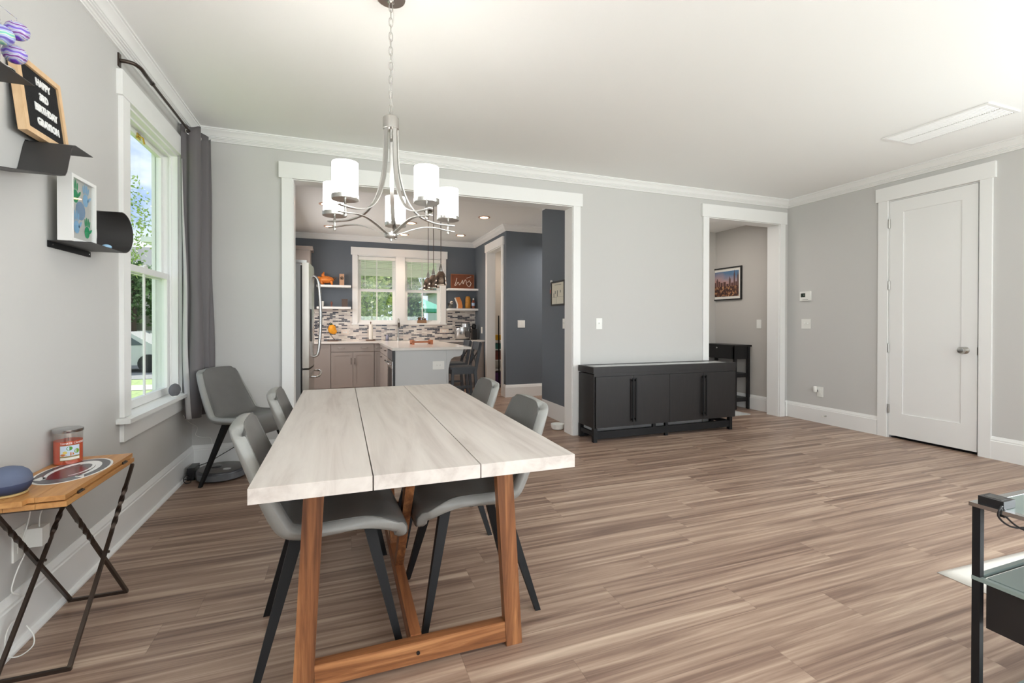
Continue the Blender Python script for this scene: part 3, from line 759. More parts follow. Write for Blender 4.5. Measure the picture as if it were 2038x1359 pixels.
# ================================================================== DINING CHAIRS
def make_chair():
    """origin on the floor under the seat; front is +x"""
    r = thing('dining_chair', (0, 0, 0))
    # centre line of the upholstered shell: (x, z, half width, edge lift, edge forward)
    prof = [(.212, .410, .165, .000, .000), (.215, .430, .195, .000, .000), (.200, .449, .207, -.010, .000), (.165, .461, .217, -.006, .000), (.100, .458, .226, .014, .000),
            (.020, .446, .233, .034, .000), (-.070, .438, .237, .046, .006), (-.130, .442, .238, .050, .020), (-.176, .462, .237, .044, .040),
            (-.206, .505, .234, .024, .054), (-.230, .560, .230, .010, .056), (-.256, .630, .221, .004, .048), (-.282, .705, .208, .000, .036), (-.304, .775, .194, .000, .024),
            (-.316, .815, .178, .000, .016), (-.321, .833, .150, .000, .012)]
    # densify
    P = [Vector(p) for p in [(a[0], a[1], a[2]) for a in prof]]
    D = smoothpath(P, 3); E = smoothpath([(a[3], a[4], 0) for a in prof], 3)
    NV = 18; th = .045
    top = []
    for i in range(len(D)):
        row = []
        for j in range(NV + 1):
            v = -1 + 2 * j / NV; e = abs(v) ** 2.6
            y = D[i].z * sin(v * pi / 2 * .92) / sin(pi / 2 * .92)
            row.append(Vector((D[i].x + E[i].y * e, y, D[i].y + E[i].x * e)))
        top.append(row)
    nr, nc = len(top), NV + 1
    def normal(i, j):
        a = top[min(nr - 1, i + 1)][j] - top[max(0, i - 1)][j]; c = top[i][min(nc - 1, j + 1)] - top[i][max(0, j - 1)]
        return c.cross(a).normalized()
    bm = bmesh.new()
    tv = [[bm.verts.new(p) for p in row] for row in top]
    bv = []
    for i in range(nr):
        row = []
        for j in range(nc):
            v = abs(-1 + 2 * j / NV); n_ = normal(i, j)
            row.append(bm.verts.new(top[i][j] + n_ * th * (1 - .10 * v ** 6)))
        bv.append(row)
    for i in range(nr - 1):
        for j in range(nc - 1):
            bm.faces.new((tv[i][j], tv[i][j + 1], tv[i + 1][j + 1], tv[i + 1][j])); bm.faces.new((bv[i][j], bv[i + 1][j], bv[i + 1][j + 1], bv[i][j + 1]))
    loop = [(i, 0) for i in range(nr)] + [(nr - 1, j) for j in range(1, nc)] + [(i, nc - 1) for i in range(nr - 2, -1, -1)] + [(0, j) for j in range(nc - 2, 0, -1)]
    mids = []
    cen = Vector((0, 0, .5))
    for (i, j) in loop:
        a, c = tv[i][j].co, bv[i][j].co
        # outward direction in the surface
        d = Vector((0, 0, 0))
        if j == 0: d += (top[i][0] - top[i][1]).normalized()
        if j == nc - 1: d += (top[i][-1] - top[i][-2]).normalized()
        if i == 0: d += (top[0][j] - top[1][j]).normalized()
        if i == nr - 1: d += (top[-1][j] - top[-2][j]).normalized()
        d.normalize()
        mids.append([bm.verts.new(a.lerp(c, q) + d * w) for q, w in ((.05, .004), (.45, .009), (.86, .005))])
    L = len(loop)
    for k in range(L):
        k2 = (k + 1) % L; (i, j), (i2, j2) = loop[k], loop[k2]
        col1 = [tv[i][j]] + mids[k] + [bv[i][j]]; col2 = [tv[i2][j2]] + mids[k2] + [bv[i2][j2]]
        for q in range(4): bm.faces.new((col1[q], col1[q + 1], col2[q + 1], col2[q]))
    b = MB(); b.bm.free(); b.bm = bm
    sh = b.build('seat_shell', [M_LEATHER, M_LEATHER_SHADED], r, smooth=True)
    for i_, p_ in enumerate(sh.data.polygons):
        if i_ < 2 * (nr - 1) * (nc - 1) and i_ % 2 == 1: p_.material_index = 1  # inner faces take the colour with the shade painted in
    # piping seam along the rim
    pts = [top[i][j] + normal(i, j) * (th * (.90 if j in (0, nc - 1) else 1 - .10 * abs(-1 + 2 * j / NV) ** 6)) for (i, j) in loop]
    MB().tube(pts[::1], .0024, 5, closed=True).build('piping', M_PIPING, sh, smooth=True)
    # under-seat plate and the four tapered legs
    for sx in (1, -1):
        for sy in (1, -1):
            tx, ty = (.122 if sx > 0 else -.108), sy * .105; fx, fy = (.232 if sx > 0 else -.236), sy * .212
            w1_, w0_ = .044, .023
            lb = MB()
            top_ = [(tx + a * w1_ / 2, ty + c * w1_ * .40, (.470 if sx > 0 else .455)) for a, c in ((-1, -1), (1, -1), (1, 1), (-1, 1))]
            bot_ = [(fx + a * w0_ / 2, fy + c * w0_ * .42, 0.0) for a, c in ((-1, -1), (1, -1), (1, 1), (-1, 1))]
            lb.hexa(bot_ + top_); lb.bevel(.005, 2)
            lb.build('leg', M_BLACK, r, autosmooth=40)
    return r
chairs = [
    (-.040, 1.905, 3, 'grey faux-leather dining chair at the near left side of the table, tucked in'),
    (.520, 1.975, 181, 'grey faux-leather dining chair at the near right side of the table'),
    (-.030, 2.66, 1, 'grey faux-leather dining chair at the far left side of the table, only its back showing'),
    (.545, 2.70, 179, 'grey faux-leather dining chair at the far right side of the table, nearest the kitchen'),
    (-.645, 3.965, -31, 'grey faux-leather dining chair standing apart in the corner by the curtain, above the robot vacuum'),
]
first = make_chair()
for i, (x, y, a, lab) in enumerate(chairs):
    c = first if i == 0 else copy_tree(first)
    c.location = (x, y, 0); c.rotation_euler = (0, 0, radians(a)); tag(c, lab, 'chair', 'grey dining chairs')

# ================================================================== CHANDELIER
CX, CY = .220, 2.272
ch = thing('chandelier', (CX, CY, 1.56), 'brushed nickel five-light chandelier with white glass shades over the table', 'chandelier')
MB().lathe([(.066, 2.712), (.068, 2.722), (.066, 2.738), (.066, 2.7399)], (CX, CY, 0), 32).lathe([(.010, 2.69), (.016, 2.695), (.017, 2.705), (.010, 2.712)], (CX, CY, 0), 16).build('canopy', M_NICKEL, ch, autosmooth=40)
b = MB(); z = 2.692; k = 0
while z > 2.215:
    ring = []
    for q in range(14):
        a = 2 * pi * q / 14; u = .0085 * cos(a); v = .0185 * sin(a)
        v += .004 * (1 if sin(a) > 0 else -1) if abs(sin(a)) > .2 else 0
        ring.append((CX + (u if k % 2 == 0 else u * .25), CY + (u * .25 if k % 2 == 0 else u), z - .02 + v))
    b.tube(ring, .0019, 6, closed=True); z -= .034; k += 1
b.build('chain', M_NICKEL, ch, smooth=True)
cord = [(CX + .004 + .010 * sin(i * 1.1), CY + .006 * cos(i * .9), 2.70 - i * .0415) for i in range(13)]
MB().tube(smoothpath(cord, 4), .0014, 5).build('power_cord', mat('clear_cord', srgb(214, 210, 204), .3), ch, smooth=True)
MB().lathe([(.034, 2.098), (.037, 2.100), (.037, 2.150), (.033, 2.156), (.012, 2.166), (.006, 2.172), (.006, 2.180), (.004, 2.184), (.004, 2.228)], (CX, CY, 0), 28).lathe([(.005, 2.058), (.006, 2.066), (.006, 2.100)], (CX, CY, 0), 12).build('top_cap', M_NICKEL, ch, autosmooth=40)
MB().lathe([(0, 1.568), (.005, 1.572), (.006, 1.582), (.026, 1.588), (.029, 1.592), (.029, 1.606), (.008, 1.612), (0, 1.620)], (CX, CY, 0), 28).build('hub', M_NICKEL, ch, autosmooth=40)
view_a = atan2(-CY, -CX)            # direction from the chandelier towards the dining end of the room
R_ = .285
for k in range(5):
    a = view_a + radians(36 - 4.6) + k * radians(72)
    dx, dy = cos(a), sin(a); side = (-dy, dx, 0)
    P = lambda r, z: (CX + dx * r, CY + dy * r, z)
    arm = smoothpath([P(.031, 2.115), P(.032, 2.03), P(.036, 1.94), P(.050, 1.85), P(.082, 1.765), P(.135, 1.705), P(.205, 1.679), P(.262, 1.674), P(.318, 1.674)], 5)
    MB().ribbon(arm, .019, .005, side).build('upper_arm', M_NICKEL, ch, autosmooth=50)
    arm = smoothpath([P(.020, 1.601), P(.060, 1.617), P(.110, 1.637), P(.165, 1.652), P(.220, 1.654), P(.270, 1.648), P(.318, 1.644)], 5)
    MB().ribbon(arm, .016, .004, side).build('lower_arm', M_NICKEL, ch, autosmooth=50)
    cx, cy = CX + dx * R_, CY + dy * R_
    MB().lathe([(.0045, 1.628), (.0062, 1.630), (.0062, 1.642), (.0045, 1.645), (.0045, 1.668), (.0065, 1.670), (.0065, 1.680), (.0048, 1.684), (.0048, 1.700)], (cx, cy, 0), 12).build('stem', M_NICKEL, ch, autosmooth=40)
    MB().lathe([(.0545, 1.699), (.0555, 1.701), (.0555, 1.717), (.0530, 1.717), (.0530, 1.703), (0, 1.703)], (cx, cy, 0), 32).build('cup', M_NICKEL, ch, autosmooth=40)
    MB().lathe([(.0525, 1.708), (.0525, 1.853), (.0495, 1.853), (.0495, 1.708)], (cx, cy, 0), 32).build('lamp_shade', M_SHADE, ch, autosmooth=40)
    MB().sphere((cx, cy, 1.775), .026, 14, 10, (1, 1, 1.4)).build('bulb', mat('lit_bulb', (1, 1, 1), .3, emit=(1, .95, .88), estr=8.0), ch, smooth=True)

# ================================================================== LEFT WALL: CURTAIN, ROD
t = thing('curtain_rod', (-1.05, 3.6, 2.60), 'dark bronze curtain rod bracketed to the wall above the left window', 'curtain rod')
rp = smoothpath([(XL + .006, 3.10, 2.600), (-1.098, 3.105, 2.602), (-1.070, 3.125, 2.605), (-1.052, 3.165, 2.602), (-1.05, 3.22, 2.598)], 5)
MB().tube(rp + [Vector((-1.05, 3.33, 2.596))], .0105, 14).build('elbow', M_IRON, t, smooth=True)
MB().tube([(-1.05, 3.32, 2.596), (-1.05, 4.30, 2.590)], .0085, 14).build('rod', M_IRON, t, autosmooth=40)
MB().tube([(-1.05, 3.318, 2.596), (-1.05, 3.335, 2.596)], .0125, 14).build('collar', M_IRON, t, autosmooth=40)
bx('bracket', M_IRON, XL, XL + .008, 3.086, 3.112, 2.566, 2.636, t, .002, 1)
MB().tube([(XL, 4.30, 2.59), (-1.05, 4.30, 2.59)], .0085, 12).build('end_return', M_IRON, t)

cz0, cz1 = .478, 2.635
fold = smoothpath([(-1.104, 4.035, 0), (-1.075, 4.056, 0), (-1.048, 4.040, 0), (-1.010, 4.050, 0), (-.990, 4.085, 0), (-1.04, 4.122, 0), (-1.095, 4.148, 0), (-1.03, 4.178, 0), (-.972, 4.205, 0), (-.99, 4.232, 0), (-1.07, 4.252, 0), (-1.03, 4.285, 0), (-.985, 4.312, 0), (-.983, 4.335, 0)], 6)
c = thing('curtain', (-1.04, 4.18, cz0), 'grey grommet curtain gathered at the corner end of the left window', 'curtain')
def fold_at(i, z):
    s = (cz1 - z) / (cz1 - cz0); p = fold[i]; q = i / (len(fold) - 1)
    x = -1.045 + (p.x + 1.045) * (1 - .10 * s) + .018 * s * q + .010 * sin(5 * z + q * 9) * s + .012 * s
    y = p.y + .010 * s * sin(3.2 * z + q * 12) - .012 * s * (1 - q)
    return Vector((max(x, -1.122), y, z))
bm = bmesh.new(); NZ = 36; g = []
for k in range(NZ + 1):
    z = cz0 + (cz1 - cz0) * k / NZ
    g.append([bm.verts.new(fold_at(i, z + (.012 * sin(i * .35) if k == NZ else 0))) for i in range(len(fold))])
for k in range(NZ):
    for i in range(len(fold) - 1): bm.faces.new((g[k][i], g[k][i + 1], g[k + 1][i + 1], g[k + 1][i]))
b = MB(); b.bm.free(); b.bm = bm
o = b.build('panel', M_CURT, c, smooth=True, recalc=False)
md = o.modifiers.new('thickness', 'SOLIDIFY'); md.thickness = .003; md.offset = 0
bm = bmesh.new(); g = []
for k in range(NZ + 1):
    z = cz0 - .004 + (cz1 - cz0 - .25) * k / NZ
    w_ = .050 * (1 - k / NZ) + .004
    row = []
    for q in range(5):
        p = fold_at(0, z); row.append(bm.verts.new((p.x + w_ * q / 4 * .8 + .006, p.y - .004 - .006 * sin(q / 4 * pi), z)))
    g.append(row)
for k in range(NZ):
    for i in range(4): bm.faces.new((g[k][i], g[k][i + 1], g[k + 1][i + 1], g[k + 1][i]))
b = MB(); b.bm.free(); b.bm = bm
o = b.build('lining_edge', M_LINING, c, smooth=True, recalc=False); o['label'] = 'pale lining edge turned outwards'
md = o.modifiers.new('thickness', 'SOLIDIFY'); md.thickness = .002; md.offset = 0
for (gx, gy, rot) in ((-1.052, 4.046, 14), (-1.04, 4.122, -28), (-1.03, 4.178, 27)):
    MR = Matrix.Rotation(radians(90), 3, 'X')
    b = MB(); pts = []
    for q in range(20):
        a = 2 * pi * q / 20; v = Matrix.Rotation(radians(rot), 3, 'Z') @ Vector((.021 * cos(a), 0, .021 * sin(a)))
        pts.append((gx + v.x, gy - .003 + v.y, 2.592 + v.z))
    b.tube(pts, .0042, 8, closed=True).build('grommet', M_CHROME, c, smooth=True)

# ------------------------------------------------- wave-shaped metal wall shelves
XW, XO = XL + .001, XL + .146
def shelf(label, path, ledge):
    t = thing('wall_shelf', (XW, path[len(path) // 2][0], min(p[1] for p in path)), label, 'shelf', None)
    MB().sheet(path, 0, XW, XO, .0028).build('sheet', M_SHELF, t, autosmooth=35)
    b = MB()
    for (y0, y1, z) in ledge: b.box(XW, XW + .007, y0, y1, z - .026, z - .001)
    r = b.build('mounting_rail', M_BLACK, t)
    b = MB()
    for (y0, y1, z) in ledge:
        for yy in (y0 + .02, y1 - .02): b.tube([(XW + .006, yy, z - .014), (XW + .010, yy, z - .014)], .0035, 8)
    b.build('screw', M_CHROME, r)
    return t
arc = lambda cy, cz, ry, rz, a0, a1, n=10: [(cy + ry * cos(radians(a0 + (a1 - a0) * i / n)), cz + rz * sin(radians(a0 + (a1 - a0) * i / n))) for i in range(n + 1)]
# lower shelf: flat, then curling up and back at its far end
shelf('charcoal wave shelf with curled end holding the white framed handprints', [(2.44, 1.520)] + [(2.70, 1.520)] + arc(2.745, 1.615, .112, .095, -86, 96, 16), [(2.44, 2.775, 1.520)])
# middle shelf: low curl, riser, upper flat tongue
shelf('charcoal wave shelf under the birthday letter board', [(1.80, 1.645), (1.95, 1.676), (2.12, 1.713), (2.215, 1.732), (2.245, 1.742), (2.258, 1.76), (2.290, 1.855), (2.300, 1.873), (2.318, 1.880), (2.455, 1.880)], [(2.30, 2.44, 1.880)])
# upper shelf, running out of the picture
shelf('charcoal wave shelf at the left edge of the photo under the painted balls', arc(1.80, 2.05, .08, .065, 180, 270, 6) + [(1.90, 1.985), (2.06, 1.992)], [(1.85, 2.04, 1.99)])

# ------------------------------------------------- letter board
t = thing('letter_board', (-1.07, 2.36, 1.882), 'wood framed black letter board leaning on a wall shelf, reading HAPPY 3RD BIRTHDAY GRAYSON', 'letter board')
LB = Matrix.Translation((XL + .062, 0, 1.8835)) @ Matrix.Rotation(radians(-6.5), 4, 'Y')   # leaning back to the wall
LY0, LY1, LH = 2.19, 2.475, .285
def lbox(b, y0, y1, z0, z1, x0, x1): return b.box(x0, x1, y0, y1, z0, z1, M=LB)
b = MB()
for q in ((LY0, LY1, 0, .022), (LY0, LY1, LH - .022, LH), (LY0, LY0 + .022, .022, LH - .022), (LY1 - .022, LY1, .022, LH - .022)): lbox(b, *q, -.026, 0)
b.bevel(.0015, 1); b.build('frame', M_PALEWOOD, t)
b = MB(); lbox(b, LY0 + .018, LY1 - .018, .018, LH - .018, -.014, -.009)
n_g = 52
for i in range(n_g):
    zz = .022 + (LH - .044) * i / n_g; lbox(b, LY0 + .020, LY1 - .020, zz, zz + .0028, -.0095, -.007)
b.build('felt', mat('black_felt', srgb(40, 40, 42), .9), t)
lbox(MB(), LY0 + .004, LY1 - .004, .001, LH - .004, -.030, -.0262).build('backing', M_BLKPL, t)
rotX = Matrix(((0, 0, 1, 0), (1, 0, 0, 0), (0, 1, 0, 0), (0, 0, 0, 1)))   # text x -> +y, text y -> +z, facing +x
M_LET = mat('white_plastic_letters', srgb(250, 250, 250), .4)
for w_, yc, zc_, s_ in (('HAPPY', 2.352, .226, .038), ('3RD', 2.345, .172, .038), ('BIRTHDAY', 2.350, .122, .038), ('GRAYSON', 2.352, .068, .038)):
    MT = LB @ Matrix.Translation((-.0055, yc, zc_)) @ rotX
    MB().text(w_, s_, MT, .0014, sx=.80, bold=.0020).build('lettering', M_LET, t)

# ------------------------------------------------- white shadow box with handprints
t = thing('handprint_frame', (-1.04, 2.62, 1.522), 'white box frame with green and blue painted handprints on the curled shelf', 'picture frame')
FY0, FY1, FZ0, FZ1, FX0, FX1 = 2.425, 2.630, 1.522, 1.802, XL + .040, XL + .088
b = MB()
for q in ((FY0, FY0 + .014, FZ0, FZ1), (FY1 - .014, FY1, FZ0, FZ1), (FY0 + .014, FY1 - .014, FZ0, FZ0 + .014), (FY0 + .014, FY1 - .014, FZ1 - .014, FZ1)): b.box(FX0, FX1, *q)
b.build('frame', M_TRIM, t)
o = bx('artwork', mat('grey_paper', srgb(196, 194, 190), .8), FX0, FX0 + .036, FY0 + .012, FY1 - .012, FZ0 + .012, FZ1 - .012, t)
def hand(b, cy, cz, s, tilt, x):
    R2 = Matrix.Rotation(radians(tilt), 2)
    def blob(u, v, ru, rv, rot=0):
        ring = []
        for k in range(12):
            a = 2 * pi * k / 12; p = Matrix.Rotation(radians(rot), 2) @ Vector((ru * cos(a), rv * sin(a))); p = R2 @ (p + Vector((u, v))) * s
            ring.append(b.bm.verts.new((x, cy + p.x, cz + p.y)))
        b.bm.faces.new(ring)
    blob(0, -.2, .42, .50); blob(-.36, .55, .10, .34, 12); blob(-.13, .68, .10, .38, 4); blob(.12, .68, .10, .38, -4); blob(.35, .55, .10, .32, -12); blob(.55, .0, .12, .34, -48)
xs = FX0 + .0368
b = MB(); hand(b, 2.478, 1.728, .056, 5, xs); hand(b, 2.574, 1.590, .052, -4, xs + .0003); b.build('green_handprints', mat('green_paint', srgb(20, 150, 96), .6), o, recalc=False)
b = MB(); hand(b, 2.562, 1.728, .056, -3, xs); hand(b, 2.486, 1.600, .056, 6, xs + .0003); b.build('blue_handprints', mat('blue_paint', srgb(132, 178, 214), .6), o, recalc=False)
b = MB()
for k in range(14):
    a = 2 * pi * k / 14; 
ring = [b.bm.verts.new((xs - .0003, 2.520 + .040 * cos(2 * pi * k / 14), 1.663 + .04 * sin(2 * pi * k / 14))) for k in range(14)]; b.bm.faces.new(ring); b.build('blue_patch', mat('grey_blue_paint', srgb(120, 146, 176), .6), o, recalc=False)
bx('glass', M_CLEAR, FX1 - .008, FX1 - .006, FY0 + .012, FY1 - .012, FZ0 + .012, FZ1 - .012, t)
t = thing('sea_glass_pebble', (XL + .112, 2.665, 1.522), 'small pale blue glass pebble on the curled shelf beside the white frame', 'ornament')
MB().sphere((XL + .112, 2.665, 1.534), .018, 14, 8, (1, 1.3, .62)).build('pebble', mat('pale_blue_glass', srgb(150, 190, 220), .2), t, smooth=True)

# ------------------------------------------------- painted balls on a wire stand
cols = [srgb(120, 60, 190), srgb(150, 175, 225), srgb(190, 150, 215), srgb(235, 235, 190), srgb(95, 110, 205), srgb(225, 225, 240), srgb(120, 40, 150)]
M_BALL = stripe_mat('swirled_purple_blue', cols, 11)
M_BALL2 = stripe_mat('swirled_teal_cream', [srgb(110, 195, 185), srgb(225, 235, 200), srgb(140, 160, 230), srgb(200, 210, 240), srgb(110, 90, 190)], 10)
for (y, z, m_, lab) in ((2.001, 2.141, M_BALL, 'purple and blue swirled ball, highest of those hanging at the left edge'), (1.988, 2.058, M_BALL, 'purple swirled ball in front of the letter board corner'), (1.925, 2.085, M_BALL2, 'teal and cream swirled ball cut by the left edge of the photo')):
    x = -1.0
    t = thing('hanging_ornament', (x, y, z), lab, 'ornament', 'swirled balls at the left edge')
    MB().sphere((x, y, z), .031, 24, 16, (1, 1, .95)).build('ball', m_, t, smooth=True)
    MB().tube([(x, y, z + .031), (x, y, z + .040), (x - .01, y - .012, z + .046), (-1.02, 1.955, z + .052)], .0012, 6).build('hook', M_CHROME, t)
t = thing('wire_ornament_stand', (-1.02, 1.99, 1.993), 'thin silver wire stand holding the swirled balls', 'ornament stand')
MB().tube(smoothpath([(-1.02, 1.955, 1.995), (-1.02, 1.956, 2.10), (-1.02, 1.952, 2.20), (-1.02, 1.935, 2.215), (-1.02, 1.915, 2.195)], 5), .0018, 6).build('wire', M_CHROME, t, smooth=True)
MB().lathe([(.035, 1.993), (.035, 1.997), (0, 1.997)], (-1.02, 1.955, 0), 18).build('base', M_CHROME, t)

# ================================================================== FOLDING SIDE TABLE
t = thing('folding_table', (-1.0, 2.27, 0), 'small golden oak folding table with bronze crossed metal legs against the left wall', 'table')
PX0, PX1, PY0, PY1 = -1.124, -.880, 2.000, 2.540
def leaf(z0, z1, grow=0.0):
    b = MB()
    n = 3; w = (PX1 - PX0 + grow) / n
    for i in range(n): b.box(PX0 + i * w + .0006, PX0 + (i + 1) * w - .0006, PY0 - grow, PY1, z0, z1)
    b.bevel(.001, 1); return b
o = leaf(.583, .600).build('leaf', M_OAK, t)
bx('end_batten', M_OAK, PX0, PX1 - .1, PY0 - .028, PY0, .583, .600, o, .001, 1)
leaf(.562, .579, .006).build('leaf', M_OAK, t)
b = MB().box(PX0 + .01, PX1 - .002, PY0, PY0 + .016, .556, .562).box(PX0 + .01, PX1 - .002, PY1 - .016, PY1, .556, .562).box(PX1 - .016, PX1 - .002, PY0, PY1, .556, .562)
b.build('metal_rim', M_IRON, t)
for yy in (PY0 + .09, PY1 - .09):
    b = MB().tube([(PX1 + .004, yy - .02, .581), (PX1 + .004, yy + .02, .581)], .0035, 8).box(PX1 - .001, PX1 + .003, yy - .016, yy + .016, .574, .588); b.build('hinge', M_BRASS if False else M_IRON, t)
def twisted_leg(p0, p1, t0, t1):
    """square bar from p0 (floor) to p1 (top) with a twisted stretch between fractions t0 and t1"""
    p0, p1 = Vector(p0), Vector(p1); d = (p1 - p0).normalized(); u = d.cross(Vector((1, 0, 0))).normalized(); w = d.cross(u)
    b = MB(); rings = []; N = 60
    for i in range(N + 1):
        f = i / N; c = p0.lerp(p1, f); q = min(1, max(0, (f - t0) / (t1 - t0))); a = q * 2 * pi + pi / 4; r = .0085 * (1.12 if t0 < f < t1 else 1)
        rings.append([b.bm.verts.new(c + (u * cos(a + k * pi / 2) + w * sin(a + k * pi / 2)) * r) for k in range(4)])
    for A, B in zip(rings, rings[1:]):
        for k in range(4): b.bm.faces.new((A[k], A[(k + 1) % 4], B[(k + 1) % 4], B[k]))
    b.bm.faces.new(rings[0][::-1]); b.bm.faces.new(rings[-1]); return b
for x, dx in ((-.872, .0), (-1.066, .0)):
    twisted_leg((x, 2.000, .008), (x, 2.515, .556), .62, .86).build('leg', M_IRON, t, autosmooth=50)
    twisted_leg((x - .016, 2.492, .008), (x - .016, 2.030, .556), .62, .86).build('leg', M_IRON, t, autosmooth=50)
    MB().tube([(x - .022, 2.258, .284), (x + .014, 2.258, .284)], .005, 8).build('pivot', M_IRON, t)
for yy, xo in ((2.000, 0), (2.492, -.016)):
    MB().box(-1.072 + xo, -.866 + xo, yy - .006, yy + .006, 0, .012).build('foot_bar', M_IRON, t)

# oval team-style emblem let into the top
em = thing('oval_emblem', (-1.0, 2.31, .6002), 'oval black and maroon emblem with a white letter C on the folding table top', 'emblem')
def ell(b, cx, cy, rx, ry, z0, z1, seg=48): b.prism([(cx + rx * cos(2 * pi * k / seg), cy + ry * sin(2 * pi * k / seg)) for k in range(seg)], 2, z0, z1)
ex, ey = -.992, 2.315
b = MB(); ell(b, ex, ey, .108, .172, .6001, .6007); b.build('rim', mat('white_print', srgb(240, 240, 240), .25), em)
b = MB(); ell(b, ex, ey, .100, .163, .6007, .6011); b.build('ground', mat('charcoal_print', srgb(92, 92, 98), .25), em)
b = MB(); ell(b, ex - .012, ey - .030, .066, .080, .6011, .6014); b.build('maroon_field', mat('maroon_print', srgb(110, 32, 44), .25), em)
b = MB()
def arcband(b, cx, cy, rx, ry, w, a0, a1, z0, z1, n=36):
    o_, i_ = [], []
    for k in range(n + 1):
        a = radians(a0 + (a1 - a0) * k / n); ww = w * (.35 + .65 * sin(pi * k / n))
        o_.append((cx + rx * cos(a), cy + ry * sin(a))); i_.append((cx + (rx - ww) * cos(a), cy + (ry - ww * 1.3) * sin(a)))
    for k in range(n): b.prism([o_[k], o_[k + 1], i_[k + 1], i_[k]], 2, z0, z1)
arcband(b, ex, ey, .074, .132, .022, -50, 230, .6011, .6016)
b.prism([(ex + .050, ey - .105), (ex + .078, ey - .112), (ex + .060, ey - .070), (ex + .044, ey - .078)], 2, .6011, .6016)
b.prism([(ex - .052, ey - .112), (ex - .080, ey - .100), (ex - .072, ey - .060), (ex - .046, ey - .080)], 2, .6011, .6016)
arcband(b, ex + .006, ey + .012, .046, .088, .010, -80, 120, .6011, .6016)
b.build('letter', mat('white_print', srgb(240, 240, 240), .25), em)

# jar candle
cx, cy, z = -1.072, 2.458, .6001
t = thing('jar_candle', (cx, cy, z), 'orange jar candle with silver lid and tropical picture label on the folding table', 'candle')
MB().lathe([(.0445, z + .002), (.045, z + .060), (.045, z + .095), (.0, z + .091)], (cx, cy, 0), 36).build('wax', mat('orange_wax', srgb(236, 92, 48), .4), t, autosmooth=50)
b = MB().lathe([(.047, z), (.0475, z + .130), (.0455, z + .130), (.0455, z + .0035)], (cx, cy, 0), 40); b.build('jar', glass_mat('jar_glass', (.97, .96, .95), .10), t, autosmooth=50)
MB().lathe([(.0475, z + .130), (.0490, z + .132), (.0490, z + .142), (.042, z + .145), (0, z + .146)], (cx, cy, 0), 40).build('lid', M_STEEL, t, autosmooth=40)
MB().tube([(cx, cy, z + .091), (cx, cy, z + .105)], .001, 5).build('wick', M_BLKPL, t)
lc = radians(-62)      # direction the label faces
def on_jar(u, v, r=.0482): a = lc + u / .0475; return Vector((cx + r * cos(a), cy + r * sin(a), z + v))
def patch(m_, name, u0, u1, v0, v1, r, par, n=14):
    b = MB(); rows = [[b.bm.verts.new(on_jar(u0 + (u1 - u0) * k / n, v, r)) for k in range(n + 1)] for v in (v0, v1)]
    for k in range(n): b.bm.faces.new((rows[0][k], rows[0][k + 1], rows[1][k + 1], rows[1][k]))
    return b.build(name, m_, par, recalc=False)
lb = patch(mat('label_gold_edge', srgb(150, 130, 80), .4), 'label', -.030, .034, .018, .080, .0481, t)
patch(mat('label_sky', srgb(206, 220, 236), .5), 'picture', -.0285, .0325, .036, .0785, .0483, lb)
patch(M_PAPER, 'caption_band', -.0285, .0325, .0205, .0305, .0483, lb)
def dot(m_, name, u, v, ru, rv):
    b = MB(); ring = [b.bm.verts.new(on_jar(u * 1.15 + ru * 1.2 * cos(2 * pi * k / 14), v * 1.22 + rv * 1.2 * sin(2 * pi * k / 14), .0485)) for k in range(14)]; b.bm.faces.new(ring); b.build(name, m_, lb, recalc=False)
dot(mat('leaf_green', srgb(86, 150, 60), .5), 'palm_leaves', .000, .055, .008, .007); dot(mat('leaf_green2', srgb(120, 160, 60), .5), 'leaves', .020, .044, .007, .008)
dot(mat('fruit_orange', srgb(206, 120, 60), .5), 'fruit', .000, .036, .012, .006); dot(mat('fruit_yellow', srgb(226, 206, 110), .5), 'fruit', -.012, .042, .006, .005); dot(mat('fruit_orange', srgb(206, 120, 60), .5), 'fruit', -.018, .034, .006, .004)
ident = Matrix.Identity(4)
b = MB().text('YANKEE CANDLE', .0108, ident, .0003, sx=.95, bend=lambda p: on_jar(p.x + .012, .0875 + p.y, .0484 + p.z)); b.build('lettering', M_LET, t)

# fabric smart speaker
t = thing('smart_speaker', (-1.06, 2.062, .6001), 'round blue-grey cloth speaker on the folding table at the left edge', 'speaker')
MB().lathe([(.034, .606), (.046, .612), (.056, .624), (.0615, .642), (.060, .660), (.052, .676), (.038, .688), (.018, .695), (0, .697)], (-1.062, 2.062, 0), 36).build('body', M_SPEAKER, t, smooth=True)
MB().lathe([(.046, .6005), (.050, .604), (.050, .609), (.040, .612)], (-1.062, 2.062, 0), 36).build('base', mat('gold_base_ring', srgb(196, 170, 120), .35), t, autosmooth=40)
MB().lathe([(.0475, .611), (.0568, .6235), (.0622, .641), (.0605, .6455), (.058, .6455)], (-1.062, 2.062, 0), 36, None).build('lower_band', M_NAVY, t, smooth=True)

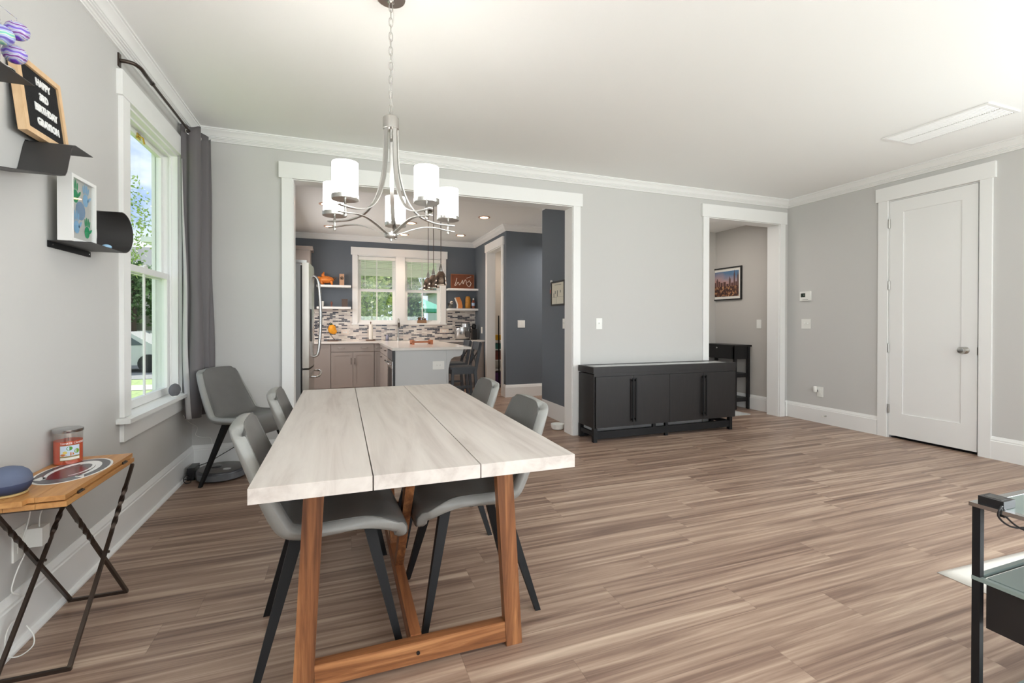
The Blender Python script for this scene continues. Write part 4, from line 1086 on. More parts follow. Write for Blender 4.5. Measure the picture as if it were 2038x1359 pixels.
# charger plugged in behind the table and its cables
t = thing('power_adapter', (XL + .02, 2.30, .34), 'white power adapter plugged into the outlet behind the folding table', 'charger')
bx('body', M_WHPL, XL + .008, XL + .062, 2.268, 2.315, .335, .405, t, .004, 2)
bx('prong', M_STEEL, XL + .001, XL + .012, 2.285, 2.297, .36, .38, t)
MB().tube(smoothpath([(XL + .045, 2.285, .405), (XL + .048, 2.282, .44), (XL + .06, 2.27, .47), (XL + .10, 2.22, .50), (XL + .12, 2.17, .553)], 5), .0022, 6).build('cable', M_WHPL, t, smooth=True)
t = thing('charging_cable', (XL + .04, 2.18, 0), 'thin white cable hanging down the left wall below the folding table', 'cable')
cp = smoothpath([(XL + .05, 2.232, .555), (XL + .04, 2.235, .46), (XL + .028, 2.222, .38), (XL + .030, 2.232, .335), (XL + .030, 2.195, .300), (XL + .028, 2.170, .262), (XL + .026, 2.165, .222), (XL + .030, 2.225, .170), (XL + .030, 2.205, .110), (XL + .032, 2.150, .120), (XL + .03, 2.12, .085), (XL + .04, 2.11, .030), (XL + .06, 2.135, .006), (XL + .07, 2.19, .004), (XL + .06, 2.215, .030), (XL + .04, 2.215, .07)], 6)
MB().tube(cp, .0022, 6).build('cord', M_WHPL, t, smooth=True)

# round disc speaker on the window sill, its cable falling to the floor corner
t = thing('disc_speaker', (-1.095, 3.87, .665), 'small round dark grey fabric speaker standing on the window sill', 'speaker')
MD = Matrix.Rotation(radians(62), 3, 'Z') @ Matrix.Rotation(radians(90), 3, 'X')
MB().lathe([(.030, -.012), (.042, -.008), (.0455, 0), (.042, .010), (.030, .014), (0, .016)], (-1.100, 3.875, .712), 32, MD).build('body', mat('charcoal_speaker_cloth', srgb(104, 104, 108), .85, bump=.3, bscale=900), t, smooth=True)
MB().box(-1.118, -1.082, 3.860, 3.892, .665, .672).build('foot', M_WHPL, t)
t = thing('speaker_cable', (-1.09, 4.2, .2), 'thin white cable trailing down the wall behind the corner chair', 'cable')
MB().tube(smoothpath([(-1.100, 4.06, .50), (-1.10, 4.20, .42), (-1.085, 4.36, .347), (-1.098, 4.365, .285), (-1.05, 4.368, .262), (-1.00, 4.372, .255), (-.985, 4.37, .20)], 6), .0018, 6).build('cord', M_WHPL, t, smooth=True)
t = thing('wall_adapter_cable', (-.72, 4.37, .3), 'thin white looped cable on the back wall behind the corner chair', 'cable')
MB().tube(smoothpath([(-.90, 4.372, .345), (-.84, 4.374, .30), (-.80, 4.374, .255), (-.82, 4.374, .33), (-.78, 4.374, .38), (-.74, 4.376, .42)], 6), .0014, 6).build('cord', M_WHPL, t, smooth=True)

# ------------------------------------------------- robot vacuum on its dock
rx, ry = -.865, 4.115
t = thing('robot_vacuum', (rx, ry, 0), 'round dark grey robot vacuum on the floor under the corner chair', 'robot vacuum')
MB().lathe([(.150, .008), (.166, .014), (.170, .022), (.170, .062), (.166, .070), (.158, .074), (0, .075)], (rx, ry, 0), 56).build('body', M_GREYPL, t, autosmooth=35)
MB().lathe([(.155, .074), (.155, .0775), (.150, .079), (0, .079)], (rx, ry, 0), 56).build('top_disc', mat('satin_dark_top', srgb(92, 88, 86), .3), t, autosmooth=35)
MB().lathe([(.036, .079), (.036, .083), (.030, .085), (0, .085)], (rx - .04, ry + .01, 0), 28).build('button', mat('dark_button', srgb(60, 60, 62), .25), t, autosmooth=35)
pts = [(rx + .171 * cos(a), ry + .171 * sin(a)) for a in [radians(-140 + 150 * i / 24) for i in range(25)]]
b = MB()
for (u, v), (u2, v2) in zip(pts, pts[1:]):
    b.hexa([(u, v, .02), (u2, v2, .02), (u2 * 1 + (u2 - rx) * .03, v2 + (v2 - ry) * .03, .02), (u + (u - rx) * .03, v + (v - ry) * .03, .02), (u, v, .060), (u2, v2, .060), (u2 + (u2 - rx) * .03, v2 + (v2 - ry) * .03, .060), (u + (u - rx) * .03, v + (v - ry) * .03, .060)])
bmesh.ops.remove_doubles(b.bm, verts=b.bm.verts, dist=.0001)
b.build('bumper', mat('bumper_grey', srgb(96, 98, 102), .28), t, autosmooth=35)
MB().lathe([(.028, .079), (.028, .0805), (0, .0805)], (rx + .05, ry - .07, 0), 20).build('badge', M_CHROME, t)
t = thing('charging_dock', (-1.03, 4.18, 0), 'black charging dock with coiled lead against the corner baseboard', 'charging dock')
bx('body', M_BLKPL, -1.090, -1.040, 4.10, 4.24, 0, .092, t, .006, 2)
MB().tube(smoothpath([(-1.07, 4.10, .03), (-1.085, 4.07, .05), (-1.09, 4.02, .035), (-1.07, 4.00, .012), (-1.05, 4.04, .006), (-1.07, 4.09, .010), (-1.085, 4.03, .03)], 6), .003, 6).build('lead', M_BLKPL, t, smooth=True)
t = thing('dock_lead', (-.75, 4.30, .1), 'black power cord rising from the robot vacuum dock behind the corner chair', 'cord')
MB().tube(smoothpath([(-1.03, 4.17, .088), (-.97, 4.22, .100), (-.90, 4.30, .130), (-.83, 4.352, .165), (-.79, 4.360, .20), (-.765, 4.364, .30), (-.74, 4.37, .37), (-.71, 4.374, .43)], 6), .0032, 6).build('lead', M_BLKPL, t, smooth=True)

# ================================================================== DARK SIDEBOARD
t = thing('sideboard', (3.245, 4.19, 0), 'long low espresso-brown sideboard with four doors and bar handles in front of the back wall', 'sideboard')
SX0, SX1, SY0, SY1 = 2.338, 4.150, 4.040, 4.352
b = MB().box(SX0 + .004, SX1 - .004, SY0 + .004, SY1, .138, .672); b.bevel(.002, 1); b.build('body', M_ESPRESSO, t)
b = MB()
rz0, rz1 = .684, .746
b.box(SX0 - .004, SX1 + .004, SY0 - .004, SY0 + .040, rz0, rz1); b.box(SX0 - .004, SX1 + .004, SY1 - .030, SY1, rz0, rz1)
b.box(SX0 - .004, SX0 + .038, SY0 + .040, SY1 - .030, rz0, rz1); b.box(SX1 - .038, SX1 + .004, SY0 + .040, SY1 - .030, rz0, rz1)
b.bevel(.002, 1); tf = b.build('top_frame', M_ESPRESSO, t)
o = bx('inset_panel', mat('pale_glass_inset', srgb(206, 208, 208), .2), SX0 + .038, SX1 - .038, SY0 + .04, SY1 - .03, .684, .741, tf)
b = MB()
for x in (SX0 + .05, SX1 - .09): b.box(x, x + .05, SY0 + .06, SY1 - .06, .672, .684)
b.build('spacer', M_STEEL, t)
cuts = [SX0 + .018, 2.793, 3.240, 3.688, SX1 - .016]
for i in range(4):
    x0, x1 = cuts[i] + .0015, cuts[i + 1] - .0015
    b = MB().box(x0, x1, SY0 - .012, SY0 + .006, .142, .650); b.bevel(.0015, 1); dr = b.build('door', M_ESPRESSO, t)
    hx = x1 - .018 if i % 2 == 0 else x0 + .018
    b = MB().box(hx - .007, hx + .007, SY0 - .042, SY0 - .030, .185, .625); b.box(hx - .005, hx + .005, SY0 - .030, SY0 - .012, .20, .215); b.box(hx - .005, hx + .005, SY0 - .030, SY0 - .012, .595, .61)
    b.bevel(.0015, 1); b.build('handle', M_BLACK, dr)
b = MB().box(SX0 + .004, SX1 - .004, SY0 - .003, SY0 + .003, .653, .6835); b.build('upper_rail', M_ESPRESSO, t)
for x0, x1 in ((SX0, SX0 + .040), (SX1 - .090, SX1 - .050)):
    for y0, y1 in ((SY0 - .004, SY0 + .036), (SY1 - .040, SY1)):
        bx('leg', M_BLACK, x0, x1, y0, y1, 0, .138, t, .002, 1)
b = MB()
b.box(SX0 + .04, SX1 - .09, SY0, SY0 + .028, .032, .104); b.box(SX0 + .04, SX1 - .09, SY1 - .03, SY1 - .004, .0, .030)
b.box(SX0 + .006, SX0 + .034, SY0 + .036, SY1 - .04, .060, .100); b.box(SX1 - .084, SX1 - .056, SY0 + .036, SY1 - .04, .060, .100)
b.bevel(.002, 1); b.build('stretcher', M_BLACK, t)
for x in (3.045, 3.20):
    bx('support', M_BLACK, x, x + .034, SY0 + .004, SY0 + .03, .0 if x > 3.1 else .032, .138, t)

# ================================================================== HALL BEYOND THE NARROW OPENING
t = thing('hall_desk', (5.19, 5.25, 0), 'black wooden desk with open shelves against the hall wall, seen through the narrow opening', 'desk')
DX0, DX1, DY0, DY1 = 5.045, 5.325, 4.925, 5.55
b = MB().box(DX0 - .02, DX1, DY0 - .02, DY1, .862, .886); b.bevel(.003, 2); b.build('top', M_BLKWOOD, t)
bx('drawer_box', M_BLKWOOD, DX0, DX1 - .03, DY0 + .01, DY1 - .02, .690, .862, t, .002, 1)
dr = bx('drawer', M_BLKWOOD, DX0 - .006, DX0 + .004, DY0 + .05, DY1 - .05, .705, .850, t, .002, 1)
MB().sphere((DX0 - .018, 5.235, .838), .011, 12, 8).build('knob', M_NICKEL, dr, smooth=True)
for x in (DX0, DX1 - .045):
    for y in (DY0, DY1 - .045): bx('leg', M_BLKWOOD, x, x + .036, y, y + .036, 0, .862, t, .002, 1)
for z in (.44, .105): bx('shelf', M_BLKWOOD, DX0 + .01, DX1 - .01, DY0 + .01, DY1 - .02, z, z + .05, t, .002, 1)
# framed skyline picture
t = thing('framed_picture', (5.32, 5.40, 1.76), 'black framed city skyline photograph at dusk on the hall wall above the black desk', 'picture')
px = 5.33; py0, py1, pz0, pz1 = 5.075, 5.74, 1.523, 2.003
b = MB()
for q in ((py0, py1, pz0, pz0 + .018), (py0, py1, pz1 - .018, pz1), (py0, py0 + .018, pz0 + .018, pz1 - .018), (py1 - .018, py1, pz0 + .018, pz1 - .018)): b.box(px - .024, px, *q)
b.build('frame', M_BLKPL, t)
bx('mat_board', M_PAPER, px - .010, px - .004, py0 + .015, py1 - .015, pz0 + .015, pz1 - .015, t)
def sky_print():
    m = bpy.data.materials.new('dusk_sky_print'); m.use_nodes = True; n, l = nodes(m); bb = n['Principled BSDF']; bb.inputs['Roughness'].default_value = .3
    tc = n.new('ShaderNodeTexCoord'); sp = n.new('ShaderNodeSeparateXYZ'); l.new(tc.outputs['Generated'], sp.inputs[0]); r = n.new('ShaderNodeValToRGB')
    ns = n.new('ShaderNodeTexNoise'); ns.inputs['Scale'].default_value = 4; l.new(tc.outputs['Generated'], ns.inputs['Vector'])
    l.new(M_(n, 'ADD', M_(n, 'ADD', M_(n, 'MULTIPLY', sp.outputs[2], .85, l), M_(n, 'MULTIPLY', sp.outputs[1], -.25, l), l), M_(n, 'MULTIPLY', ns.outputs['Fac'], .3, l), l), r.inputs[0])
    cr = r.color_ramp; cr.elements[0].position = .35; cr.elements[0].color = (*srgb(196, 140, 120), 1); cr.elements[1].position = .85; cr.elements[1].color = (*srgb(90, 124, 158), 1)
    e = cr.elements.new(.6); e.color = (*srgb(168, 146, 152), 1); l.new(r.outputs[0], bb.inputs['Base Color']); return m
def city_print():
    m = bpy.data.materials.new('city_lights_print'); m.use_nodes = True; n, l = nodes(m); bb = n['Principled BSDF']; bb.inputs['Roughness'].default_value = .3
    tc = n.new('ShaderNodeTexCoord'); ns = n.new('ShaderNodeTexNoise'); ns.inputs['Scale'].default_value = 26; ns.inputs['Detail'].default_value = 4; l.new(tc.outputs['Object'], ns.inputs['Vector'])
    r = n.new('ShaderNodeValToRGB'); l.new(ns.outputs['Fac'], r.inputs[0]); cr = r.color_ramp
    cr.elements[0].position = .35; cr.elements[0].color = (*srgb(40, 34, 38), 1); cr.elements[1].position = .72; cr.elements[1].color = (*srgb(224, 170, 120), 1)
    e = cr.elements.new(.52); e.color = (*srgb(96, 58, 44), 1); l.new(r.outputs[0], bb.inputs['Base Color']); return m
iy0, iy1, iz0, iz1 = py0 + .055, py1 - .055, pz0 + .055, pz1 - .055
MC = city_print(); MT_ = mat('tower_print', srgb(92, 64, 60), .3)
pr_ = bx('print', sky_print(), px - .0125, px - .010, iy0, iy1, iz0, iz1, t)
MB().box(px - .0135, px - .0124, iy0, iy1, iz0, iz0 + .15).build('city_foreground', MC, pr_)
b = MB(); rnd = random.Random(3)
y = iy0 + .01
sk = [(.030, .26), (.035, .11), (.030, .30), (.05, .09), (.04, .19), (.05, .07), (.06, .12), (.05, .11), (.04, .14), (.04, .17), (.03, .12), (.04, .16)]
y = iy0
for w_, h_ in sk:
    if y + w_ > iy1: break
    b.box(px - .0132, px - .0124, y, min(iy1, y + w_ * .8), iz0 + .14, iz0 + .14 + h_ * .62)
    if h_ > .15: b.hexa([(px - .0132, y + w_ * .15, iz0 + .14 + h_ * .62), (px - .0124, y + w_ * .15, iz0 + .14 + h_ * .62), (px - .0124, y + w_ * .65, iz0 + .14 + h_ * .62), (px - .0132, y + w_ * .65, iz0 + .14 + h_ * .62), (px - .0132, y + w_ * .38, iz0 + .14 + h_ * .8), (px - .0124, y + w_ * .38, iz0 + .14 + h_ * .8), (px - .0124, y + w_ * .42, iz0 + .14 + h_ * .8), (px - .0132, y + w_ * .42, iz0 + .14 + h_ * .8)])
    y += w_
b.build('towers', MT_, pr_)
t = thing('small_rug', (4.8, 4.72, 0), 'corner of a pale grey rug on the hall floor behind the dark sideboard', 'rug')
b = MB().prism([(4.30, 4.60), (4.985, 4.605), (4.93, 5.2), (4.30, 5.2)], 2, .0005, .008); b.build('pile', mat('pale_grey_rug', srgb(196, 198, 198), .95, bump=.6, bscale=300, var=.12, vscale=60), t)

# white bowl by the wide opening
t = thing('pet_bowl', (2.25, 4.67, 0), 'small white bowl on the floor beside the right jamb of the wide opening', 'bowl')
MB().lathe([(.048, 0), (.066, .010), (.074, .040), (.076, .060), (.071, .062), (.064, .045), (.050, .016), (0, .012)], (2.262, 4.70, 0), 32).build('bowl', M_WHPL, t, autosmooth=40)

# ================================================================== METAL CART, LOWER RIGHT
t = thing('metal_cart', (2.15, .55, 0), 'black metal cart with glass top and shelf at the right edge of the photo', 'cart')
AX0, AX1, AY0, AY1 = 1.848, 2.50, .25, .868
ZT_, ZS = .628, .398
for x in (AX0, AX1 - .026):
    for y in (AY0, AY1 - .026): bx('leg', M_BLACK, x, x + .020, y + .006, y + .026, 0, ZT_ - .012, t, .002, 1)
M_CARTG = mat('smoked_green_glass', srgb(120, 134, 130), .06, spec=.8)
def ring_frame(b, z0, z1, w=.016):
    b.box(AX0 - .006, AX1 + .006, AY0 - .006, AY0 + w, z0, z1); b.box(AX0 - .006, AX1 + .006, AY1 - w, AY1 + .006, z0, z1)
    b.box(AX0 - .006, AX0 + w, AY0 + w, AY1 - w, z0, z1); b.box(AX1 - w, AX1 + .006, AY0 + w, AY1 - w, z0, z1)
b = MB(); ring_frame(b, ZT_ - .012, ZT_); b.bevel(.002, 1); o = b.build('top_frame', M_STEEL, t)
bx('glass_top', M_CARTG, AX0 + .016, AX1 - .016, AY0 + .016, AY1 - .016, ZT_ - .008, ZT_ - .001, t)
b = MB()
b.box(AX0 + .026, AX1 - .026, AY0 + .03, AY1 - .026, ZS - .006, ZS); b.box(AX0 - .002, AX0 + .014, AY0, AY1, ZS - .010, ZS + .002); b.box(AX0, AX1, AY1 - .014, AY1, ZS - .010, ZS + .002)
b.build('shelf', M_CARTG, t)
b = MB().box(AX0 + .012, AX1 - .03, AY0 + .03, AY1 - .030, ZS - .150, ZS - .012); b.bevel(.003, 1); b.build('drawer', M_BLKWOOD, t)
b = MB().box(AX0 + .06, AX1 - .06, AY1 - .050, AY1 - .032, ZT_ - .040, ZT_ - .013); b.build('power_strip', M_BLKPL, t)
MB().box(AX0 + .04, AX0 + .046, AY0 + .08, AY1 - .12, ZT_ - .042, ZT_ - .014).build('label_strip', M_PAPER, t)
b = MB().box(AX0 + .026, AX1 - .026, AY0 + .026, AY1 - .026, .02, .028); b.build('lower_shelf', M_CARTG, t)
t = thing('media_box', (1.92, .80, ZT_), 'small black rounded electronic box on the corner of the metal cart', 'media box')
b = MB().box(1.852, 1.912, .796, .856, ZT_ + .0002, ZT_ + .024); b.bevel(.008, 3); bb_ = b.build('body', M_BLKPL, t, autosmooth=45)
b = MB().box(1.862, 1.902, .806, .846, ZT_ + .0238, ZT_ + .0248); b.build('top_inset', mat('gloss_black', srgb(34, 34, 36), .12), t)
MB().tube(smoothpath([(1.858, .80, ZT_ + .010), (1.840, .798, ZT_ + .008), (1.836, .80, ZT_ - .02), (1.86, .78, ZT_ - .045), (1.90, .74, ZT_ - .04), (1.96, .70, ZT_ - .075), (2.05, .66, ZT_ - .06), (2.14, .62, ZT_ - .05)], 6), .0028, 6).build('cable', M_BLKPL, t, smooth=True)
t = thing('cable_loop', (1.95, .72, .56), 'black cables sagging under the glass top of the metal cart', 'cable')
MB().tube(smoothpath([(1.862, .79, ZT_ - .010), (1.852, .80, ZT_ + .006), (1.846, .79, ZT_ - .014), (1.88, .76, ZT_ - .05), (1.95, .70, ZT_ - .055), (2.03, .66, ZT_ - .062), (2.12, .62, ZT_ - .08), (2.2, .6, ZT_ - .04)], 6), .0026, 6).tube(smoothpath([(1.93, .74, ZT_ - .04), (1.98, .70, ZT_ - .10), (2.06, .66, ZT_ - .13), (2.14, .62, ZT_ - .10), (2.2, .6, ZT_ - .05)], 6), .0026, 6).build('cords', M_BLKPL, t, smooth=True)
t = thing('floor_pad', (3.0, 1.35, 0), 'white quilted pad lying on the wood floor behind the metal cart', 'floor pad')
b = MB(); N1, N2 = 14, 10; rows = []
p00, p10, p11, p01 = Vector((2.655, 1.376)), Vector((2.650, 1.15)), Vector((3.75, .98)), Vector((3.80, 1.33))
for i in range(N1 + 1):
    rows.append([])
    for j in range(N2 + 1):
        p = p00.lerp(p01, i / N1).lerp(p10.lerp(p11, i / N1), j / N2); rows[-1].append(b.bm.verts.new((p.x, p.y, .003 + .004 * abs(sin(i * 1.3)) * abs(sin(j * 1.1)))))
for i in range(N1):
    for j in range(N2): b.bm.faces.new((rows[i][j], rows[i][j + 1], rows[i + 1][j + 1], rows[i + 1][j]))
o = b.build('sheet', mat('white_quilted_cloth', srgb(226, 222, 216), .9, bump=.5, bscale=80), t, smooth=True, recalc=False)
md = o.modifiers.new('thickness', 'SOLIDIFY'); md.thickness = .003

# ================================================================== KITCHEN
ZK = .870
# continuous L-shaped worktop
t = thing('worktop', (.4, 7.5, .84), 'white quartz L-shaped worktop running under the windows and out along the peninsula', 'worktop')
b = MB(); b.prism([(-1.13, 8.18), (.585, 8.18), (.585, 5.92), (1.600, 5.92), (1.600, 8.18), (2.46, 8.18), (2.46, 8.825), (-1.13, 8.825)], 2, ZK - .030, ZK); b.bevel(.003, 1)
b.build('slab', M_QUARTZ, t)
bx('sink_cutout', M_STEEL, .70, 1.26, 8.36, 8.70, ZK + .0002, ZK + .0012, t)
t = thing('backsplash', (.4, YK, ZK), 'mosaic tile backsplash of grey, white and slate strips along the kitchen wall', 'backsplash')
b = MB(); b.box(-1.13, .178, YK - .008, YK - .0005, ZK + .001, 1.425); b.box(.178, 1.882, YK - .008, YK - .0005, ZK + .001, 1.149); b.box(1.882, 2.459, YK - .008, YK - .0005, ZK + .001, 1.42); b.build('tiles', M_MOSAIC, t)
# base cabinets
def shaker(b, x0, x1, z0, z1, yf, r=.055, d=.006):
    b.box(x0, x1, yf, yf + .014, z0, z1)
    for q in ((x0, x0 + r, z0, z1), (x1 - r, x1, z0, z1), (x0 + r, x1 - r, z0, z0 + r), (x0 + r, x1 - r, z1 - r, z1)): b.box(q[0], q[1], yf - d, yf, q[2], q[3])
def pull_y(par, x, y, z, vertical=False, L=.10):
    pts = [(-L / 2, 0), (-L / 2, -.018), (-L / 4, -.026), (L / 4, -.026), (L / 2, -.018), (L / 2, 0)]
    P = [(x, y + v, z + u) if vertical else (x + u, y + v, z) for u, v in pts]
    MB().tube(P, .0045, 8).build('handle', M_IRON if vertical else M_NICKEL, par, smooth=True)
def base_cab(name, label, x0, x1, kind):
    t = thing(name, ((x0 + x1) / 2, 8.5, 0), label, 'cabinet', None)
    b = MB().box(x0 + .001, x1 - .001, 8.222, 8.82, .10, ZK - .031); b.box(x0 + .001, x1 - .001, 8.28, 8.80, 0, .10); b.build('body', M_CAB, t)
    if kind == 'sink':
        b = MB().box(x0 + .004, x1 - .004, 8.206, 8.222, .704, .832); b.bevel(.002, 1); dr = b.build('drawer_front', M_CAB, t)
        pull_y(dr, x0 + .16, 8.206, .770); pull_y(dr, x1 - .16, 8.206, .770)
        xm = (x0 + x1) / 2
        for a, c, hx in ((x0 + .004, xm - .002, xm - .03), (xm + .002, x1 - .004, xm + .03)):
            b = MB(); shaker(b, a, c, .11, .696, 8.208); dd = b.build('door', M_CAB, t); pull_y(dd, hx, 8.202, .545, True)
    elif kind == 'door':
        b = MB(); shaker(b, x0 + .004, x1 - .004, .11, .832, 8.208); b.build('door', M_CAB, t)
    elif kind == 'drawerdoor':
        b = MB().box(x0 + .004, x1 - .004, 8.206, 8.222, .704, .832); b.bevel(.002, 1); dr = b.build('drawer_front', M_CAB, t); pull_y(dr, (x0 + x1) / 2, 8.206, .770, L=.06)
        b = MB(); shaker(b, x0 + .004, x1 - .004, .11, .696, 8.208, r=.03); dd = b.build('door', M_CAB, t)
    else:
        for z0, z1 in ((.11, .375), (.382, .527), (.534, .684), (.691, .832)):
            b = MB().box(x0 + .004, x1 - .030, 8.206, 8.222, z0, z1); b.bevel(.002, 1); dr = b.build('drawer_front', M_CAB, t); pull_y(dr, (x0 + x1) / 2 - .10, 8.206, (z0 + z1) / 2)
base_cab('base_cabinet', 'taupe base cabinet with two doors and a wide two-handled drawer front left of the peninsula', -.167, .519, 'sink')
base_cab('base_cabinet', 'taupe base cabinet with one tall door, just right of the fridge', -.60, -.167, 'door')
base_cab('base_cabinet', 'narrow taupe cabinet in the corner where the peninsula meets the worktop', .519, .625, 'drawerdoor')
base_cab('drawer_cabinet', 'taupe four-drawer cabinet behind the charcoal stools', 1.64, 2.458, 'drawers')
# peninsula
t = thing('peninsula_cabinet', (.95, 7.05, 0), 'pale grey panelled peninsula base with curved overhang brackets', 'cabinet')
b = MB().box(.628, 1.272, 5.960, 8.215, 0, ZK - .031); b.build('body', M_PEN, t)
b = MB().box(.628, 1.272, 5.952, 5.960, 0, ZK - .031); b.bevel(.001, 1); b.build('end_panel', M_PEN, t)
b = MB().box(1.272, 1.300, 5.946, 8.215, 0, ZK - .031); b.bevel(.002, 1); b.build('corner_board', M_PEN, t)
for y in (5.950, 7.05):
    cp = [(1.300, ZK - .031), (1.500, ZK - .031), (1.490, .800)] + [(1.490 - .075 * (1 - cos(a)) , .800 - .055 * sin(a)) for a in [radians(15 * i) for i in range(1, 6)]] + [(1.40 - .085 * sin(a), .745 - .10 * (1 - cos(a))) for a in [radians(15 * i) for i in range(0, 6)]] + [(1.303, .60), (1.300, .56)]
    b = MB().prism([(p[0], p[1]) for p in cp], 1, y, y + .04); b.build('corbel', M_PEN, t)
# left flank: drawers, then the black appliance at the near end
for y0, y1, z0, z1 in ((6.65, 7.35, .70, .83), (6.65, 7.35, .11, .69), (7.36, 8.10, .70, .83), (7.36, 8.10, .11, .69)):
    b = MB().box(.606, .628, y0, y1, z0, z1); b.bevel(.002, 1); o = b.build('drawer_front' if z0 > .5 else 'door', M_CAB, t)
    MB().tube([(.606, (y0 + y1) / 2 - .05, z1 - .05), (.583, (y0 + y1) / 2 - .04, z1 - .05), (.583, (y0 + y1) / 2 + .04, z1 - .05), (.606, (y0 + y1) / 2 + .05, z1 - .05)], .0045, 8).build('handle', M_IRON, o, smooth=True)
t = thing('dishwasher', (.61, 6.29, 0), 'stainless and black dishwasher at the near left end of the peninsula', 'dishwasher')
bx('body', M_BLKPL, .602, .627, 5.962, 6.62, .09, ZK - .034, t)
o = bx('front_panel', M_STEEL, .592, .602, 5.985, 6.60, .12, .70, t, .002, 1)
bx('window', M_BLKPL, .590, .592, 6.08, 6.50, .30, .60, o)
o = bx('control_panel', mat('control_panel_grey', srgb(90, 90, 94), .3), .592, .602, 5.985, 6.60, .715, .825, t, .002, 1)
MB().tube([(.592, 6.03, .66), (.560, 6.05, .66), (.560, 6.54, .66), (.592, 6.56, .66)], .008, 8).build('handle', M_STEEL, t, smooth=True)
t = plate_y('power_outlet', 'white horizontal outlet on the end of the pale peninsula', 'outlet', 1.170, 5.952, .640, 1, 'socket', w=.105, h=.150, flat=True)
plate_y('power_outlet', 'cream outlet plate on the mosaic left of the paper towels', 'outlet', .055, YK - .008, 1.015, 1, 'socket', w=.080, h=.125, flat=True, m=mat('cream_plastic', srgb(226, 214, 204), .4))
plate_y('power_outlet', 'long cream outlet plate on the mosaic left of the slow cooker', 'outlet', 1.845, YK - .008, 1.03, 1, 'socket', w=.075, h=.17, flat=True, m=mat('cream_plastic', srgb(226, 214, 204), .4))

# wall cabinet, left of the shelves
t = thing('wall_cabinet', (-.9, 8.66, 1.45), 'taupe wall cabinet with crown top behind the fridge', 'cabinet')
bx('body', M_CAB, -1.135, -.490, 8.50, 8.825, 1.45, 2.40, t)
b = MB(); shaker(b, -.81, -.495, 1.455, 2.395, 8.492); b.build('door', M_CAB, t)
b = MB(); shaker(b, -1.13, -.815, 1.455, 2.395, 8.492); b.build('door', M_CAB, t)
b = MB().prism([(8.825, 2.40), (8.490, 2.40), (8.485, 2.415), (8.455, 2.445), (8.455, 2.462), (8.825, 2.462)], 0, -1.137, -.455); b.build('crown', M_CAB, t)

# refrigerator
t = thing('refrigerator', (-.70, 5.32, 0), 'stainless French-door refrigerator with long curved handles just inside the wide opening', 'refrigerator')
GY0, GY1 = 4.90, 5.76
bx('body', M_FRIDGE, -1.05, -.372, GY0, GY1, .02, 1.755, t, .004, 1)
b = MB().box(-.372, -.355, GY0 + .02, GY1 - .02, .03, 1.74); b.build('gasket', M_BLKPL, t)
def door_shape(y0, y1, z0, z1):
    pts = [(-.356, y0), (-.356, y1)]; n = 10
    for i in range(n + 1):
        f = i / n; yy = y1 + (y0 - y1) * f; pts.append((-.298 + .022 * sin(pi * min(1, max(0, ((yy - GY0) / (GY1 - GY0))))), yy))
    b = MB().prism(pts, 2, z0, z1); b.bevel(.004, 2); return b
M_DOORSIDE = mat('fridge_door_steel', srgb(196, 192, 186), .26, metal=.85)
for y0, y1, z0, z1, nm in ((GY0, (GY0 + GY1) / 2 - .003, .745, 1.765, 'door'), ((GY0 + GY1) / 2 + .003, GY1, .745, 1.765, 'door'), (GY0, GY1, .06, .728, 'freezer_drawer')):
    o = door_shape(y0, y1, z0, z1).build(nm, M_DOORSIDE, t, autosmooth=40)
    if nm == 'door':
        hy = (y1 - .045) if y0 == GY0 else (y0 + .045)
        MB().tube(smoothpath([(-.285, hy, .83), (-.235, hy, .86), (-.215, hy, 1.05), (-.208, hy, 1.25), (-.215, hy, 1.45), (-.235, hy, 1.63), (-.285, hy, 1.68)], 6), .014, 10).build('handle', M_STEEL, o, smooth=True)
        if y0 == GY0:
            bx('dispenser', M_BLKPL, -.286, -.2795, 5.02, 5.14, 1.0, 1.32, o)
    else:
        MB().tube(smoothpath([(-.285, 4.98, .655), (-.235, 5.0, .65), (-.215, 5.10, .648), (-.210, 5.33, .648), (-.215, 5.56, .648), (-.235, 5.66, .65), (-.285, 5.68, .655)], 6), .013, 10).build('handle', M_STEEL, o, smooth=True)
for y in (GY0 + .03, GY1 - .10):
    b = MB().box(-.44, -.318, y, y + .07, 1.765, 1.792); b.bevel(.004, 1); b.build('hinge_cover', M_STEEL, t)
bx('grille', M_BLKPL, -.40, -.33, GY0 + .02, GY1 - .02, 0, .055, t)

# open shelves and their objects
def kshelf(label, x0, x1, z):
    t = thing('floating_shelf', ((x0 + x1) / 2, 8.72, z), label, 'shelf'); bx('board', M_TRIM, x0, x1, 8.60, 8.828, z - .036, z, t, .003, 1)
kshelf('upper white floating shelf left of the kitchen windows', -.40, .155, 1.838); kshelf('lower white floating shelf left of the kitchen windows', -.40, .155, 1.463)
kshelf('upper white floating shelf right of the kitchen windows', 1.885, 2.459, 1.838); kshelf('lower white floating shelf right of the kitchen windows', 1.885, 2.459, 1.458)
Yk = 8.70; s1, s2 = 1.8385, 1.4635
t = thing('wooden_turtle', (-.25, Yk, s1), 'orange carved wooden turtle on the upper left kitchen shelf', 'carving')
MB().sphere((-.250, Yk, s1 + .095), .125, 24, 14, (1.0, .55, .50)).build('shell', M_ORWOOD, t, smooth=True)
MB().tube(smoothpath([(-.33, Yk, s1 + .11), (-.375, Yk, s1 + .115), (-.40, Yk, s1 + .125)], 4), [.032] * 4 + [.028] * 4 + [.012], 10).build('head', M_ORWOOD, t, smooth=True)
MB().tube([(-.29, Yk, s1 + .13), (-.305, Yk, s1 + .18), (-.285, Yk, s1 + .225)], [.036, .024, .008], 10).build('raised_flipper', M_ORWOOD, t, smooth=True)
